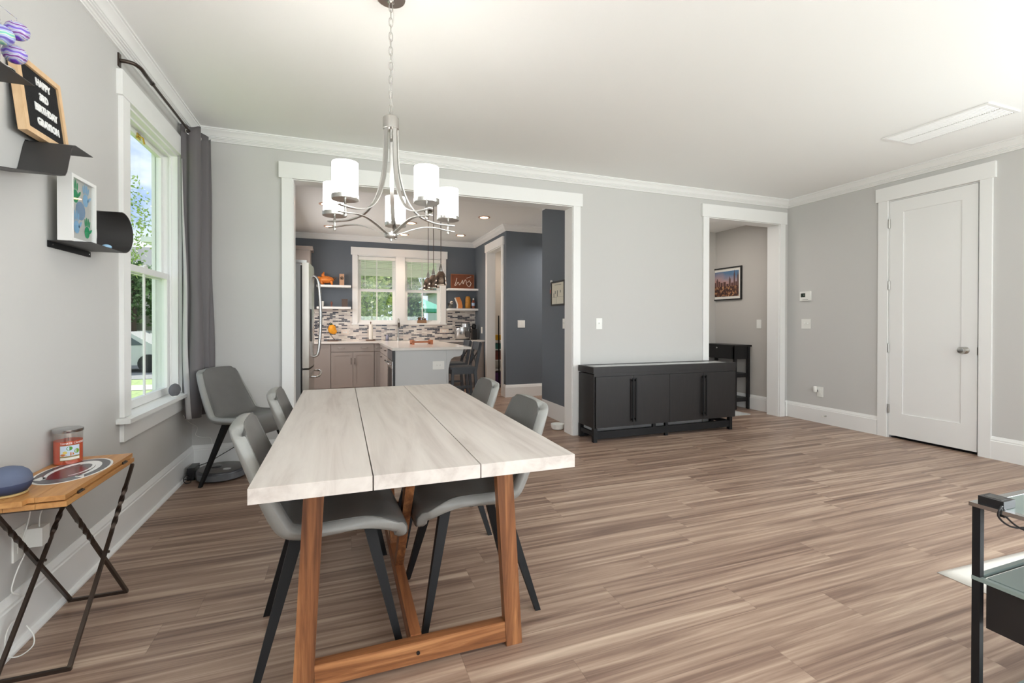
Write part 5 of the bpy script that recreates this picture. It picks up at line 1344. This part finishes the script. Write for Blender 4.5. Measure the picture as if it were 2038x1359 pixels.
MB().tube([(-.16, Yk, s1 + .10), (-.115, Yk, s1 + .115), (-.085, Yk, s1 + .145)], [.022, .014, .005], 8).build('tail', M_BROWN, t, smooth=True)
for dx, dy in ((-.33, -.03), (-.17, -.03), (-.31, .04), (-.17, .04)): MB().tube([(dx, Yk + dy, s1 + .075), (dx + .015, Yk + dy, s1 + .004)], [.030, .014], 8).build('flipper', M_ORWOOD, t, smooth=True)
t = thing('wooden_box', (.005, Yk, s1), 'narrow pale wooden box with a round dark emblem on the upper left kitchen shelf', 'box')
bx('body', mat('tan_wood', srgb(186, 146, 116), .5), -.035, .043, Yk - .03, Yk + .03, s1, s1 + .20, t, .004, 1)
MB().lathe([(.030, 0), (.030, .003), (0, .003)], (.004, Yk - .030, s1 + .125), 20, Matrix.Rotation(radians(90), 3, 'X')).build('emblem', M_BLKPL, t)
MB().lathe([(.022, .003), (.022, .004), (.015, .004), (.015, .003)], (.004, Yk - .030, s1 + .125), 20, Matrix.Rotation(radians(90), 3, 'X')).build('emblem_ring', mat('tan_wood', srgb(186, 146, 116), .5), t)
t = thing('white_cup', (-.33, Yk, s2), 'white cup on the lower left kitchen shelf behind the fridge handle', 'cup')
MB().lathe([(.030, s2), (.042, s2 + .03), (.045, s2 + .095), (.041, s2 + .095), (.036, s2 + .03), (0, s2 + .01)], (-.33, Yk, 0), 20).build('bowl', M_WHPL, t, smooth=True)
t = thing('brown_figurine', (-.165, Yk, s2), 'tiny brown figurine on the lower left kitchen shelf', 'figurine')
MB().lathe([(.018, s2), (.010, s2 + .02), (.008, s2 + .035), (.020, s2 + .05), (.014, s2 + .078), (0, s2 + .10)], (-.165, Yk, 0), 12).build('body', mat('reddish_wood', srgb(120, 70, 56), .5), t, smooth=True)
t = thing('dark_tile_block', (.05, Yk, s2), 'dark brown speckled tile standing on the lower left kitchen shelf', 'ornament')
o = bx('tile', mat('speckled_brown', srgb(84, 68, 60), .5, var=.6, vscale=90), 0, .100, Yk - .012, Yk + .012, s2, s2 + .138, t, .003, 1)
t = thing('string_art_picture', (2.16, Yk, s1), 'brown wooden board picture with white script on the upper right kitchen shelf', 'picture')
bx('board', mat('rust_brown_board', srgb(116, 62, 36), .5, var=.5, vscale=14), 1.955, 2.385, Yk - .01, Yk + .01, s1, s1 + .27, t)
b = MB()
for q in ((1.945, 2.397, s1, s1 + .010), (1.945, 2.397, s1 + .265, s1 + .275), (1.945, 1.955, s1 + .010, s1 + .265), (2.387, 2.397, s1 + .010, s1 + .265)): b.box(q[0], q[1], Yk - .014, Yk + .012, q[2], q[3])
b.build('frame', mat('frame_rust', srgb(150, 92, 58), .5), t)
MWS = mat('white_string', srgb(228, 214, 202), .7)
sc = smoothpath([(2.06, 0, .20), (2.04, 0, .12), (2.02, 0, .06), (2.05, 0, .07), (2.08, 0, .12), (2.10, 0, .10), (2.11, 0, .07), (2.15, 0, .12), (2.17, 0, .16), (2.18, 0, .09), (2.21, 0, .15), (2.235, 0, .17), (2.25, 0, .09), (2.28, 0, .05), (2.30, 0, .04)], 5)
MB().tube([(p.x, Yk - .016, s1 + p.z) for p in sc], .0055, 6).tube([(p[0], Yk - .016, s1 + p[1]) for p in ((2.25, .20), (2.29, .22), (2.34, .235))], .005, 6).tube([(p[0], Yk - .016, s1 + p[1]) for p in ((2.31, .04), (2.34, .10), (2.30, .16), (2.27, .12))], .008, 6).build('script', MWS, t, smooth=True)
t = thing('bear_figurine', (1.95, Yk, s2), 'small black and white bear figurine on the lower right kitchen shelf', 'figurine')
MB().sphere((1.945, Yk, s2 + .045), .045, 16, 10, (1.1, .8, 1)).build('body', mat('grey_fur_paint', srgb(96, 96, 92), .7, var=.5, vscale=50), t, smooth=True)
MB().sphere((1.955, Yk - .03, s2 + .105), .033, 14, 8).build('head', mat('white_fur_paint', srgb(208, 200, 190), .7), t, smooth=True)
MB().sphere((1.955, Yk - .06, s2 + .103), .011, 8, 6).build('nose', M_BLKPL, t, smooth=True)
MB().sphere((1.905, Yk, s2 + .07), .028, 10, 8).build('shoulder', M_BLKPL, t, smooth=True)
t = thing('cutting_board', (2.09, Yk, s2), 'curved orange wooden cutting board leaning on the lower right kitchen shelf', 'cutting board')
MB().prism([(2.030, s2 + .205), (2.115, s2 + .215), (2.150, s2 + .14), (2.172, s2 + .05), (2.168, s2), (2.080, s2), (2.085, s2 + .06), (2.065, s2 + .13)], 1, Yk - .012, Yk + .012).build('board', mat('orange_board_wood', srgb(206, 132, 72), .5), t)
MB().prism([(2.015, s2 + .195), (2.030, s2 + .205), (2.065, s2 + .13), (2.085, s2 + .06), (2.080, s2), (2.055, s2), (2.062, s2 + .06), (2.045, s2 + .12)], 1, Yk - .014, Yk + .014).build('edge', M_WHPL, t)
t = thing('carved_bear', (2.29, Yk, s2), 'yellow and brown carved standing figure on the lower right kitchen shelf', 'carving')
MB().lathe([(.050, s2), (.055, s2 + .06), (.050, s2 + .12), (.052, s2 + .18), (.040, s2 + .225), (0, s2 + .235)], (2.28, Yk, 0), 18).build('body', mat('mustard_carving', srgb(176, 122, 40), .5, var=.45, vscale=40), t, smooth=True)
t = thing('syrup_bottle', (2.375, Yk - .03, s2), 'small brown bottle with white and blue label on the lower right kitchen shelf', 'bottle')
MB().lathe([(.028, s2), (.032, s2 + .02), (.032, s2 + .11), (.014, s2 + .15), (.012, s2 + .17), (0, s2 + .17)], (2.375, Yk - .05, 0), 18).build('body', mat('amber_brown', srgb(120, 60, 40), .3), t, autosmooth=50)
MB().lathe([(.0335, s2 + .05), (.0335, s2 + .105)], (2.375, Yk - .05, 0), 18).build('label', mat('pale_blue_label', srgb(176, 196, 222), .5), t, recalc=True)
MB().lathe([(.015, s2 + .165), (.015, s2 + .19), (0, s2 + .195)], (2.375, Yk - .05, 0), 14).build('cap', M_WHPL, t, autosmooth=40)
# worktop objects along the back
t = thing('paper_towel_holder', (.485, 8.62, ZK), 'roll of white paper towels on a dark wooden stand by the window', 'paper towels')
MB().lathe([(.085, ZK), (.085, ZK + .018), (0, ZK + .018)], (.485, 8.62, 0), 24).build('base', M_BROWN, t, autosmooth=40)
MB().lathe([(.036, ZK + .020), (.036, ZK + .29), (0, ZK + .29)], (.485, 8.62, 0), 24).build('roll', M_PAPER, t, autosmooth=40)
MB().lathe([(.007, ZK + .29), (.007, ZK + .31), (.014, ZK + .325), (0, ZK + .34)], (.485, 8.62, 0), 12).build('finial', M_BROWN, t, smooth=True)
t = thing('banana_hook', (-.145, 8.62, ZK), 'curved dark metal fruit hook with yellow fruit hanging on the worktop beside the fridge', 'fruit stand')
MB().lathe([(.085, ZK), (.085, ZK + .010), (0, ZK + .012)], (-.14, 8.62, 0), 20, None, 1.1, .7).build('base', M_BROWN, t, autosmooth=40)
MB().tube(smoothpath([(-.10, 8.62, ZK + .012), (-.16, 8.62, ZK + .08), (-.215, 8.62, ZK + .18), (-.215, 8.62, ZK + .27), (-.185, 8.62, ZK + .315), (-.165, 8.62, ZK + .30)], 5), .005, 8).build('hook', M_BLKPL, t, smooth=True)
t = thing('yellow_fruit', (-.15, 8.60, ZK + .14), 'mottled yellow-orange fruit hanging from the dark hook beside the fridge', 'fruit')
MB().sphere((-.155, 8.60, ZK + .205), .070, 18, 12, (.92, .8, 1.15)).sphere((-.130, 8.60, ZK + .165), .055, 16, 10, (1, .8, .9)).build('flesh', mat('yellow_orange_skin', srgb(226, 152, 26), .5, var=.25, vscale=18), t, smooth=True)
MB().lathe([(.03, 0), (.02, .012), (.006, .03), (0, .034)], (-.165, 8.60, ZK + .275), 10).build('stem', mat('dark_leaf', srgb(60, 76, 40), .6), t, smooth=True)
t = thing('kitchen_faucet', (.974, 8.74, ZK), 'tall brushed nickel gooseneck faucet under the window mullion', 'faucet')
MB().tube(smoothpath([(.974, 8.75, ZK), (.974, 8.75, ZK + .22), (.974, 8.745, ZK + .33), (.974, 8.69, ZK + .385), (.974, 8.64, ZK + .36), (.974, 8.63, ZK + .30)], 6), .013, 12).build('neck', M_NICKEL, t, smooth=True)
MB().tube([(.974, 8.63, ZK + .32), (.974, 8.63, ZK + .23)], .018, 12).build('spray_head', M_IRON, t, autosmooth=40)
MB().lathe([(.026, ZK), (.026, ZK + .01), (.020, ZK + .05), (.0, ZK + .05)], (.974, 8.75, 0), 16).build('base', M_NICKEL, t, autosmooth=40)
MB().tube([(.99, 8.75, ZK + .08), (1.06, 8.74, ZK + .09), (1.075, 8.74, ZK + .14)], .007, 8).build('lever', M_NICKEL, t, smooth=True)
t = thing('soap_pump', (.775, 8.70, ZK), 'small clear soap pump bottle left of the faucet', 'soap pump')
MB().lathe([(.026, ZK), (.030, ZK + .02), (.028, ZK + .08), (.010, ZK + .10), (0, ZK + .10)], (.775, 8.70, 0), 16).build('bottle', mat('lilac_glass', srgb(150, 150, 172), .15), t, smooth=True)
MB().tube([(.775, 8.70, ZK + .10), (.775, 8.70, ZK + .125), (.755, 8.69, ZK + .125)], .005, 8).build('pump', M_STEEL, t)
t = thing('village_ornament', (1.42, 8.80, 1.177), 'small brown village-scene ornament standing on the right window ledge', 'ornament')
b = MB().box(1.335, 1.505, 8.802, 8.83, 1.178, 1.238); b.build('base', mat('sandy_brown', srgb(146, 112, 84), .7, var=.5, vscale=60), t)
b = MB()
for x, h_, w_ in ((1.355, .03, .02), (1.385, .055, .03), (1.425, .045, .022), (1.455, .062, .012), (1.482, .035, .026)): b.box(x - w_ / 2, x + w_ / 2, 8.806, 8.828, 1.238, 1.238 + h_)
b.build('houses', mat('dark_rust', srgb(104, 58, 42), .6), t)
t = thing('slow_cooker', (2.14, 8.55, ZK), 'stainless slow cooker with clamped lid at the right end of the worktop', 'slow cooker')
MB().lathe([(.135, ZK + .015), (.150, ZK + .03), (.155, ZK + .20), (.150, ZK + .235), (0, ZK + .235)], (2.13, 8.52, 0), 28, None, 1.0, .75).build('body', M_STEEL, t, autosmooth=40)
MB().lathe([(.14, ZK), (.14, ZK + .016), (0, ZK + .016)], (2.13, 8.52, 0), 28, None, 1.0, .75).build('base', M_BLKPL, t, autosmooth=40)
MB().lathe([(.085, ZK + .20), (.085, ZK + .30), (.055, ZK + .315), (0, ZK + .315)], (2.18, 8.48, 0), 24, None, 1.0, .75).build('lid', M_STEEL, t, autosmooth=40)
MB().tube([(1.985, 8.45, ZK + .225), (2.05, 8.42, ZK + .235)], .009, 8).build('handle', M_BLKPL, t)
bx('control_panel', mat('control_panel_dark', srgb(78, 74, 74), .35), 2.16, 2.24, 8.385, 8.40, ZK + .05, ZK + .16, t, .003, 1)
t = thing('coffee_maker', (2.36, 8.55, ZK), 'black coffee grinder standing right of the slow cooker', 'coffee maker')
b = MB().box(2.315, 2.395, 8.47, 8.60, ZK, ZK + .20); b.bevel(.01, 2); b.build('body', M_BLKPL, t, autosmooth=45)
MB().lathe([(.034, ZK + .20), (.042, ZK + .22), (.042, ZK + .27), (.020, ZK + .30), (0, ZK + .30)], (2.355, 8.535, 0), 18).build('hopper', M_BLKPL, t, smooth=True)
t = thing('serving_tray', (1.10, 6.95, ZK), 'small low wooden rack with two crossbars standing on the peninsula worktop', 'rack')
b = MB()
MTRAY = mat('amber_wood', srgb(164, 92, 48), .4)
for x in (.975, 1.245): b.prism([(6.82, ZK), (6.86, ZK), (6.87, ZK + .022), (7.02, ZK + .022), (7.03, ZK), (7.07, ZK), (7.07, ZK + .062), (6.82, ZK + .062)], 0, x - .016, x + .016)
b.build('end', MTRAY, t)
MB().box(.98, 1.24, 6.86, 6.885, ZK + .024, ZK + .044).box(.98, 1.24, 7.005, 7.03, ZK + .024, ZK + .044).build('crossbar', MTRAY, t)

# stools
def make_stool():
    r = thing('counter_stool', (0, 0, 0))       # front is -x
    b = MB().box(-.185, .170, -.18, .18, .545, .572); b.bevel(.006, 2); b.build('seat', M_STOOL, r, autosmooth=40)
    b = MB().box(-.165, .165, -.165, .165, .475, .545); b.build('apron', M_STOOL, r)
    for y in (-.16, .16):
        slant(MB(), (-.185, y - .018, 0), (-.168, y - .018, .545), .036, .036).build('leg', M_STOOL, r)
        o = slant(MB(), (.190, y - .018, 0), (.148, y - .018, .50), .040, .036).build('leg', M_STOOL, r)
        slant(MB(), (.148, y - .018, .50), (.225, y - .018, .905), .040, .030).build('back_post', M_STOOL, r)
    b = MB(); n = 8
    for i in range(n):
        y0 = -.178 + .356 * i / n; y1 = -.178 + .356 * (i + 1) / n; d0 = .022 * sin(pi * i / n); d1 = .022 * sin(pi * (i + 1) / n)
        b.hexa([(.205 + d0, y0, .80), (.228 + d0, y0, .80), (.228 + d1, y1, .80), (.205 + d1, y1, .80), (.226 + d0, y0, .915), (.249 + d0, y0, .915), (.249 + d1, y1, .915), (.226 + d1, y1, .915)])
    b.build('top_rail', M_STOOL, r)
    for s in (1, -1):
        MB().ribbon([(.186, -.155 * s, .60), (.215, .155 * s, .80)], .010, .024, (1, 0, -.15)).build('cross_slat', M_STOOL, r)
    b = MB().box(-.17, .17, -.16, -.14, .17, .20).box(-.17, .17, .14, .16, .24, .27); b.build('stretcher', M_STOOL, r)
    return r
s0 = make_stool()
for i, (x, y, lab) in enumerate(((1.585, 6.45, 'charcoal cross-back counter stool at the near end of the peninsula'), (1.62, 7.12, 'charcoal cross-back counter stool behind the nearer one at the peninsula'))):
    c = s0 if i == 0 else copy_tree(s0)
    c.location = (x, y, 0); tag(c, lab, 'stool', 'charcoal counter stools')

# pendants
for i, (y, lab) in enumerate(((5.60, 'polished copper-nickel bell pendant lamp, nearest of the three over the peninsula'), (6.08, 'bell pendant lamp between its two neighbours over the peninsula'), (6.48, 'bell pendant lamp farthest back over the peninsula'))):
    t = thing('pendant_lamp', (1.13, y, 1.64), lab, 'pendant lamp', 'bell pendants over the peninsula')
    MB().lathe([(.0745, 1.640), (.0760, 1.650), (.0730, 1.655), (.0705, 1.69), (.064, 1.735), (.050, 1.775), (.034, 1.800), (.026, 1.808), (.026, 1.815), (.0235, 1.815), (.0235, 1.806), (.032, 1.797), (.048, 1.772), (.062, 1.733), (.0685, 1.69), (.0725, 1.642)], (1.13, y, 0), 32).build('lamp_shade', mat('polished_copper_nickel', srgb(158, 138, 124), .17, metal=1.0), t, autosmooth=60)
    MB().lathe([(.031, 1.808), (.031, 1.818), (.012, 1.880), (.008, 1.900), (.0045, 1.905)], (1.13, y, 0), 20).build('neck', M_NICKEL, t, autosmooth=40)
    MB().tube([(1.13, y, 1.90), (1.13, y, 2.72)], .0042, 8).build('stem', M_IRON, t)
    MB().lathe([(.058, 2.722), (.060, 2.7395)], (1.13, y, 0), 24).build('canopy', M_IRON, t, autosmooth=40)
    MB().lathe([(0, 1.655), (.058, 1.657), (.058, 1.662), (0, 1.662)], (1.13, y, 0), 20).build('bulb', M_BULB, t)
# recessed lights
cans = [(-.19, 6.57), (-.18, 8.06), (1.97, 6.58), (1.985, 8.08), (1.02, 7.35), (1.03, 8.35), (-.19, 5.2), (.9, 5.2)]
names = ['near left', 'far left', 'near right', 'far right', 'middle', 'far middle above the windows', 'left', 'centre']
for (x, y), nm in zip(cans, names):
    if y < 5.5: continue
    t = thing('recessed_light', (x, y, ZC), 'recessed ceiling light, lit, %s one of the kitchen ceiling' % nm, 'ceiling light', 'kitchen recessed lights')
    MB().lathe([(.090, 2.7395), (.088, 2.733), (.062, 2.731), (.060, 2.7385)], (x, y, 0), 32).build('trim_ring', mat('copper_tinted_ring', srgb(206, 170, 150), .4), t, autosmooth=40)
    MB().lathe([(.061, 2.7375), (0, 2.7375)], (x, y, 0), 28).build('lamp_face', M_BULB, t)
    ld = bpy.data.lights.new('recessed_glow', 'SPOT'); ld.energy = 10 if y < 8.2 else 22; ld.color = (1, .80, .62); ld.spot_size = radians(110); ld.spot_blend = .8; ld.shadow_soft_size = .05
    lo = bpy.data.objects.new('recessed_glow', ld); COL.objects.link(lo); lo.location = (x, y, 2.72)

# framed calendar on the blue wall
t = thing('wall_calendar', (2.455, 5.09, 1.39), 'black framed cream calendar with small dark drawings on the blue kitchen wall', 'calendar')
b = MB()
cy0, cy1, cz0_, cz1_ = 4.905, 5.278, 1.395, 1.693
for q in ((cy0, cy1, cz0_, cz0_ + .020), (cy0, cy1, cz1_ - .020, cz1_), (cy0, cy0 + .020, cz0_ + .02, cz1_ - .02), (cy1 - .020, cy1, cz0_ + .02, cz1_ - .02)): b.box(2.444, 2.46, *q)
b.build('frame', M_BLKWOOD, t)
o = bx('sheet', mat('cream_sheet', srgb(216, 212, 196), .6), 2.450, 2.458, cy0 + .018, cy1 - .018, cz0_ + .018, cz1_ - .018, t)
b = MB()
for y, z0, z1 in ((5.20, 1.50, 1.55), (5.16, 1.54, 1.575), (5.10, 1.505, 1.58), (5.02, 1.55, 1.58)): b.box(2.4492, 2.4502, y - .007, y + .007, z0, z1)
b.build('drawings', mat('dark_ink', srgb(70, 84, 80), .6), o)
b = MB().box(2.4494, 2.4502, cy0 + .03, cy1 - .03, 1.4985, 1.5005).box(2.4494, 2.4502, 5.125, 5.127, 1.42, 1.50).box(2.4494, 2.4502, 5.0, 5.18, 1.645, 1.650); b.build('rule_lines', mat('dark_ink', srgb(70, 84, 80), .6), o)
t = thing('wall_hook_keys', (2.45, 5.30, 1.6), 'small white hook with a red tag beside the framed calendar', 'hook')
bx('hook', M_WHPL, 2.444, 2.46, 5.262, 5.29, 1.690, 1.715, t, .003, 1)
bx('tag', mat('red_tag', srgb(196, 92, 84), .5), 2.450, 2.456, 5.282, 5.315, 1.555, 1.60, t)
b = MB().tube([(2.452, 5.285, 1.70), (2.452, 5.30, 1.60)], .0015, 5); b.build('string', M_WHPL, t)
# pantry contents glimpsed through the doorway
t = thing('pantry_shelving', (2.75, 7.85, 0), 'pantry shelves glimpsed through the narrow pantry doorway', 'shelving')
for z in (.32, .50, .70, .86): bx('shelf', M_TRIM, 2.64, 3.2, 8.2, 8.6, z - .016, z, t)
pit = [('teal box on the pantry shelf', (60, 120, 112), .702, .80, 'box'), ('yellow box on the pantry shelf', (206, 156, 30), .866, .96, 'box'), ('red-brown packet on the pantry shelf', (132, 72, 60), .502, .66, 'packet'), ('purple bag at the bottom of the pantry', (96, 56, 110), .0, .26, 'bag')]
for lab, c_, z0, z1, ct in pit:
    t = thing('pantry_box', (2.8, 8.35, z0), lab, ct); b = MB().box(2.68, 3.0, 8.22, 8.5, z0 + .0005, z1); b.bevel(.008, 2); b.build('carton', mat('pantry_%d' % c_[0], srgb(*c_), .5), t)
t = thing('broom', (2.70, 8.05, 0), 'dark handle standing just inside the pantry doorway', 'broom')
MB().tube([(2.72, 8.12, .02), (2.72, 8.15, 1.32)], .012, 8).build('handle', M_BLKPL, t, autosmooth=40)
MB().box(2.66, 2.78, 8.08, 8.16, 0, .05).build('head', M_BLKPL, t)

# ================================================================== UNSEEN FILL GLOBE ADDED BEHIND THE VIEWER
t = thing('floor_lamp', (1.2, -.6, 0), 'lit globe floor lamp in the living area behind the viewer', 'lamp')
MB().lathe([(.15, 0), (.15, .015), (.02, .03), (0, .03)], (1.2, -.6, 0), 32).build('base', M_NICKEL, t, autosmooth=40)
MB().tube([(1.2, -.6, .02), (1.2, -.6, .78)], .012, 12).build('pole', M_NICKEL, t, autosmooth=40)
MB().sphere((1.2, -.6, .95), .18, 32, 20).build('lamp_shade', mat('opal_globe', (.95, .95, .95), .4, emit=(.95, .975, 1.0), estr=22.0), t, smooth=True)

# ================================================================== OUTDOORS
t = struct(bx('ground', foliage_mat('lawn', srgb(116, 146, 76), srgb(144, 170, 100), srgb(170, 188, 122)), -60, 40, -20, 90, -.75, -.55))
def crown_mesh(c, r, n, seed, leaf=.10):
    """irregular crown of many small leaf cards around noisy lobes"""
    rnd = random.Random(seed); b = MB(); c = Vector(c)
    lobes = [(Vector((rnd.uniform(-.5, .5), rnd.uniform(-.5, .5), rnd.uniform(-.5, .55))), rnd.uniform(.35, .6)) for _ in range(9)]
    for i in range(n):
        lc_, lr = rnd.choice(lobes)
        d = Vector((rnd.gauss(0, 1), rnd.gauss(0, 1), rnd.gauss(0, 1))).normalized() * lr * rnd.uniform(.55, 1.05)
        p = lc_ + d; p = c + Vector((p.x * r[0], p.y * r[1], p.z * r[2]))
        u = Vector((rnd.gauss(0, 1), rnd.gauss(0, 1), rnd.gauss(0, 1))).normalized(); w = u.cross(Vector((rnd.random(), rnd.random(), rnd.random()))).normalized(); s = leaf * rnd.uniform(.6, 1.3)
        b.bm.faces.new([b.bm.verts.new(p + u * s), b.bm.verts.new(p + w * s * .5), b.bm.verts.new(p - u * s), b.bm.verts.new(p - w * s * .5)])
    return b
FG = foliage_mat('green_leaves', srgb(112, 146, 72), srgb(166, 192, 112), srgb(222, 230, 170))
FD = foliage_mat('deep_green_leaves', srgb(70, 104, 60), srgb(108, 142, 88), srgb(160, 184, 128))
BARK = mat('bark', srgb(96, 80, 66), .9)
def tree(name, label, x, y, h, r, n, seed, m, leaf=.10, z0=-.55, trunk=.10, frac=.62):
    t = thing(name, (x, y, z0), label, 'tree' if 'tree' in name else 'shrub', None)
    MB().tube([(x, y, z0), (x + .05, y, z0 + h * .5), (x, y, z0 + h * .8)], [trunk, trunk * .7, trunk * .3], 8).build('trunk', BARK, t, smooth=True)
    crown_mesh((x, y, z0 + h * frac), (r, r, h * (1 - frac) * 1.25), n, seed, leaf).build('foliage', m, t, recalc=False)
tree('garden_tree', 'leafy yellow-green tree outside the left kitchen window', .55, 12.6, 3.6, 1.15, 5200, 1, FG, .075, frac=.55)
tree('garden_tree', 'dark green tree outside between the kitchen windows', 1.75, 13.4, 3.6, .55, 2600, 2, FD, .07, frac=.52)
tree('garden_tree', 'tall green hedge tree far behind the kitchen garden on the left', -1.6, 19.0, 5.2, 1.6, 4200, 3, FD, .12, frac=.55)
tree('garden_tree', 'tall green tree far behind the kitchen garden', 2.0, 24.0, 6.2, 2.2, 4600, 4, FD, .13, frac=.6)
tree('garden_tree', 'tall green tree far behind the kitchen garden on the right', 6.6, 25.5, 6.0, 2.0, 3600, 5, FG, .13, frac=.6)
t = thing('cypress_shrub', (2.62, 12.4, -.55), 'bright green pointed cypress shrub at the right of the right kitchen window', 'shrub')
b = MB(); rnd = random.Random(9)
for i in range(2600):
    f = rnd.random() ** .8; a = rnd.uniform(0, 2 * pi); rr_ = .24 * (1 - f) ** .8 * rnd.uniform(.6, 1.05); p = Vector((2.62 + rr_ * cos(a), 12.4 + rr_ * sin(a), -.5 + f * 2.15)); u = Vector((rnd.gauss(0, .4), rnd.gauss(0, .4), 1)).normalized(); w = u.cross(Vector((rnd.random(), rnd.random(), rnd.random()))).normalized(); s = .045
    b.bm.faces.new([b.bm.verts.new(p + u * s), b.bm.verts.new(p + w * s * .4), b.bm.verts.new(p - u * s), b.bm.verts.new(p - w * s * .4)])
b.build('foliage', foliage_mat('lime_leaves', srgb(92, 140, 40), srgb(130, 180, 60), srgb(170, 210, 96)), t, recalc=False)
# patio umbrella
t = thing('patio_umbrella', (2.35, 13.6, -.55), 'teal patio umbrella beyond the right kitchen window', 'umbrella')
MB().tube([(2.45, 15.0, -.55), (2.45, 15.0, 1.75)], .025, 8).build('pole', M_WHPL, t)
b = MB(); ap = b.bm.verts.new((2.45, 15.0, 1.95)); ring = [b.bm.verts.new((2.45 + 0.85 * cos(2 * pi * k / 8), 15.0 + 0.85 * sin(2 * pi * k / 8), 1.62)) for k in range(8)]; r2_ = [b.bm.verts.new((v.co.x, v.co.y, 1.52)) for v in ring]
for k in range(8): b.bm.faces.new((ap, ring[k], ring[(k + 1) % 8])); b.bm.faces.new((ring[k], r2_[k], r2_[(k + 1) % 8], ring[(k + 1) % 8]))
b.build('canopy', mat('teal_fabric', srgb(70, 168, 146), .7), t)
# porch roof over the kitchen windows
t = thing('porch_roof', (1, 10.3, 2.45), 'white beadboard porch ceiling outside the top of the kitchen windows', 'porch')
b = MB().box(-3, 5, 9.0, 11.6, 2.48, 2.56)
b.build('soffit', mat('white_soffit', srgb(246, 247, 244), .7), t)
b = MB()
for i in range(11): b.box(-3, 5, 9.1 + i * .24, 9.112 + i * .24, 2.474, 2.481)
b.build('grooves', mat('soffit_groove', srgb(176, 182, 176), .8), t)
MB().box(-3, 5, 11.5, 11.62, 2.30, 2.56).build('fascia', mat('white_soffit', srgb(246, 247, 244), .7), t)
# white neighbour siding at the right of the garden
t = thing('garden_outbuilding', (4.3, 15.5, -.55), 'pale siding wall of a neighbouring building beyond the kitchen garden', 'building')
b = MB().box(3.3, 7.0, 15.6, 19, -.55, 2.3); b.build('wall', mat('pale_siding', srgb(206, 214, 222), .7), t)
b = MB()
for i in range(16): b.box(3.28, 7.0, 15.585, 15.6, -.5 + i * .17, -.49 + i * .17)
b.build('siding_joints', mat('siding_shadow_line', srgb(176, 184, 192), .7), t)
MB().prism([(15.4, 2.3), (19.2, 2.3), (17.3, 3.3)], 0, 3.1, 7.2).build('roof', mat('grey_shingles', srgb(120, 122, 124), .9), t)
struct(bx('trim_13', mat('pale_concrete', srgb(222, 218, 208), .9), -3, 5, 8.99, 12.0, -.56, -.50))  # unseen pale slab added to bounce light up onto the soffit
# street side, seen through the left window
t = struct(bx('trim_11', mat('pale_concrete', srgb(206, 202, 192), .9), -20, -2.2, 14.4, 15.5, -.56, -.53))
t = struct(bx('trim_12', mat('asphalt', srgb(150, 150, 152), .95), -30, -2.2, 17.2, 23.5, -.56, -.535))
tree('street_tree', 'bright leafy tree standing against the sky in the upper left window', -5.85, 14.0, 6.0, 1.25, 11000, 11, FG, .050, frac=.62, trunk=.09)
tree('street_tree', 'darker street tree behind the left window muntin', -8.0, 23.0, 4.6, 1.9, 4600, 12, FD, .13, frac=.66, trunk=.18)
t = thing('neighbour_house', (-8.6, 27, -.55), 'two-storey pale green and beige house across the street', 'house')
b = MB().box(-14, -4.5, 26, 34, -.55, 3.6); b.build('wall', mat('beige_siding', srgb(196, 190, 178), .8), t)
b = MB().box(-14, -8.9, 25.2, 26.0, -.55, 1.7); b.build('porch_wall', mat('pale_green_siding', srgb(172, 188, 140), .8), t)
b = MB()
for z in (1.7, .7): b.box(-14.2, -4.4, 25.1, 26.0, z, z + .13)
b.build('eaves', M_TRIM, t)
MB().prism([(25.4, 3.6), (34.6, 3.6), (30, 5.2)], 0, -14.4, -4.2).build('roof', mat('grey_shingles', srgb(120, 122, 124), .9), t)
for x in (-9.4, -6.4):
    for z in (2.0,):
        f = bx('window', M_TRIM, x - .55, x + .55, 25.94, 26.0, z, z + 1.5, t) if True else None
        bx('pane', mat('dark_window_pane', srgb(90, 100, 108), .1), x - .45, x + .45, 25.92, 25.945, z + .1, z + 1.4, f)
t = thing('parked_car', (-6.9, 19.9, -.53), 'silver car parked in the street beyond the left window', 'car')
b = MB(); prof_ = [(-2.2, .30), (-2.15, .72), (-1.55, .84), (-.75, 1.36), (.75, 1.40), (1.45, .95), (2.1, .86), (2.2, .40), (2.1, .25), (-2.1, .25)]
b.prism([(-7.6 + u, -.53 + v) for u, v in prof_], 1, 19.4, 21.1); b.bevel(.08, 3); b.build('body', mat('silver_paint', srgb(206, 208, 210), .25, metal=.4), t, autosmooth=45)
for x in (-8.95, -6.25):
    for y in (19.42, 21.08): MB().tube([(x, y - .09, -.22), (x, y + .09, -.22)], .31, 20).build('wheel', M_BLKPL, t)
b = MB().prism([(-7.6 + u, -.53 + v) for u, v in ((-1.35, .88), (-.72, 1.28), (.68, 1.32), (1.2, .94))], 1, 19.38, 21.12); b.build('side_window', mat('dark_window_pane', srgb(90, 100, 108), .1), t)
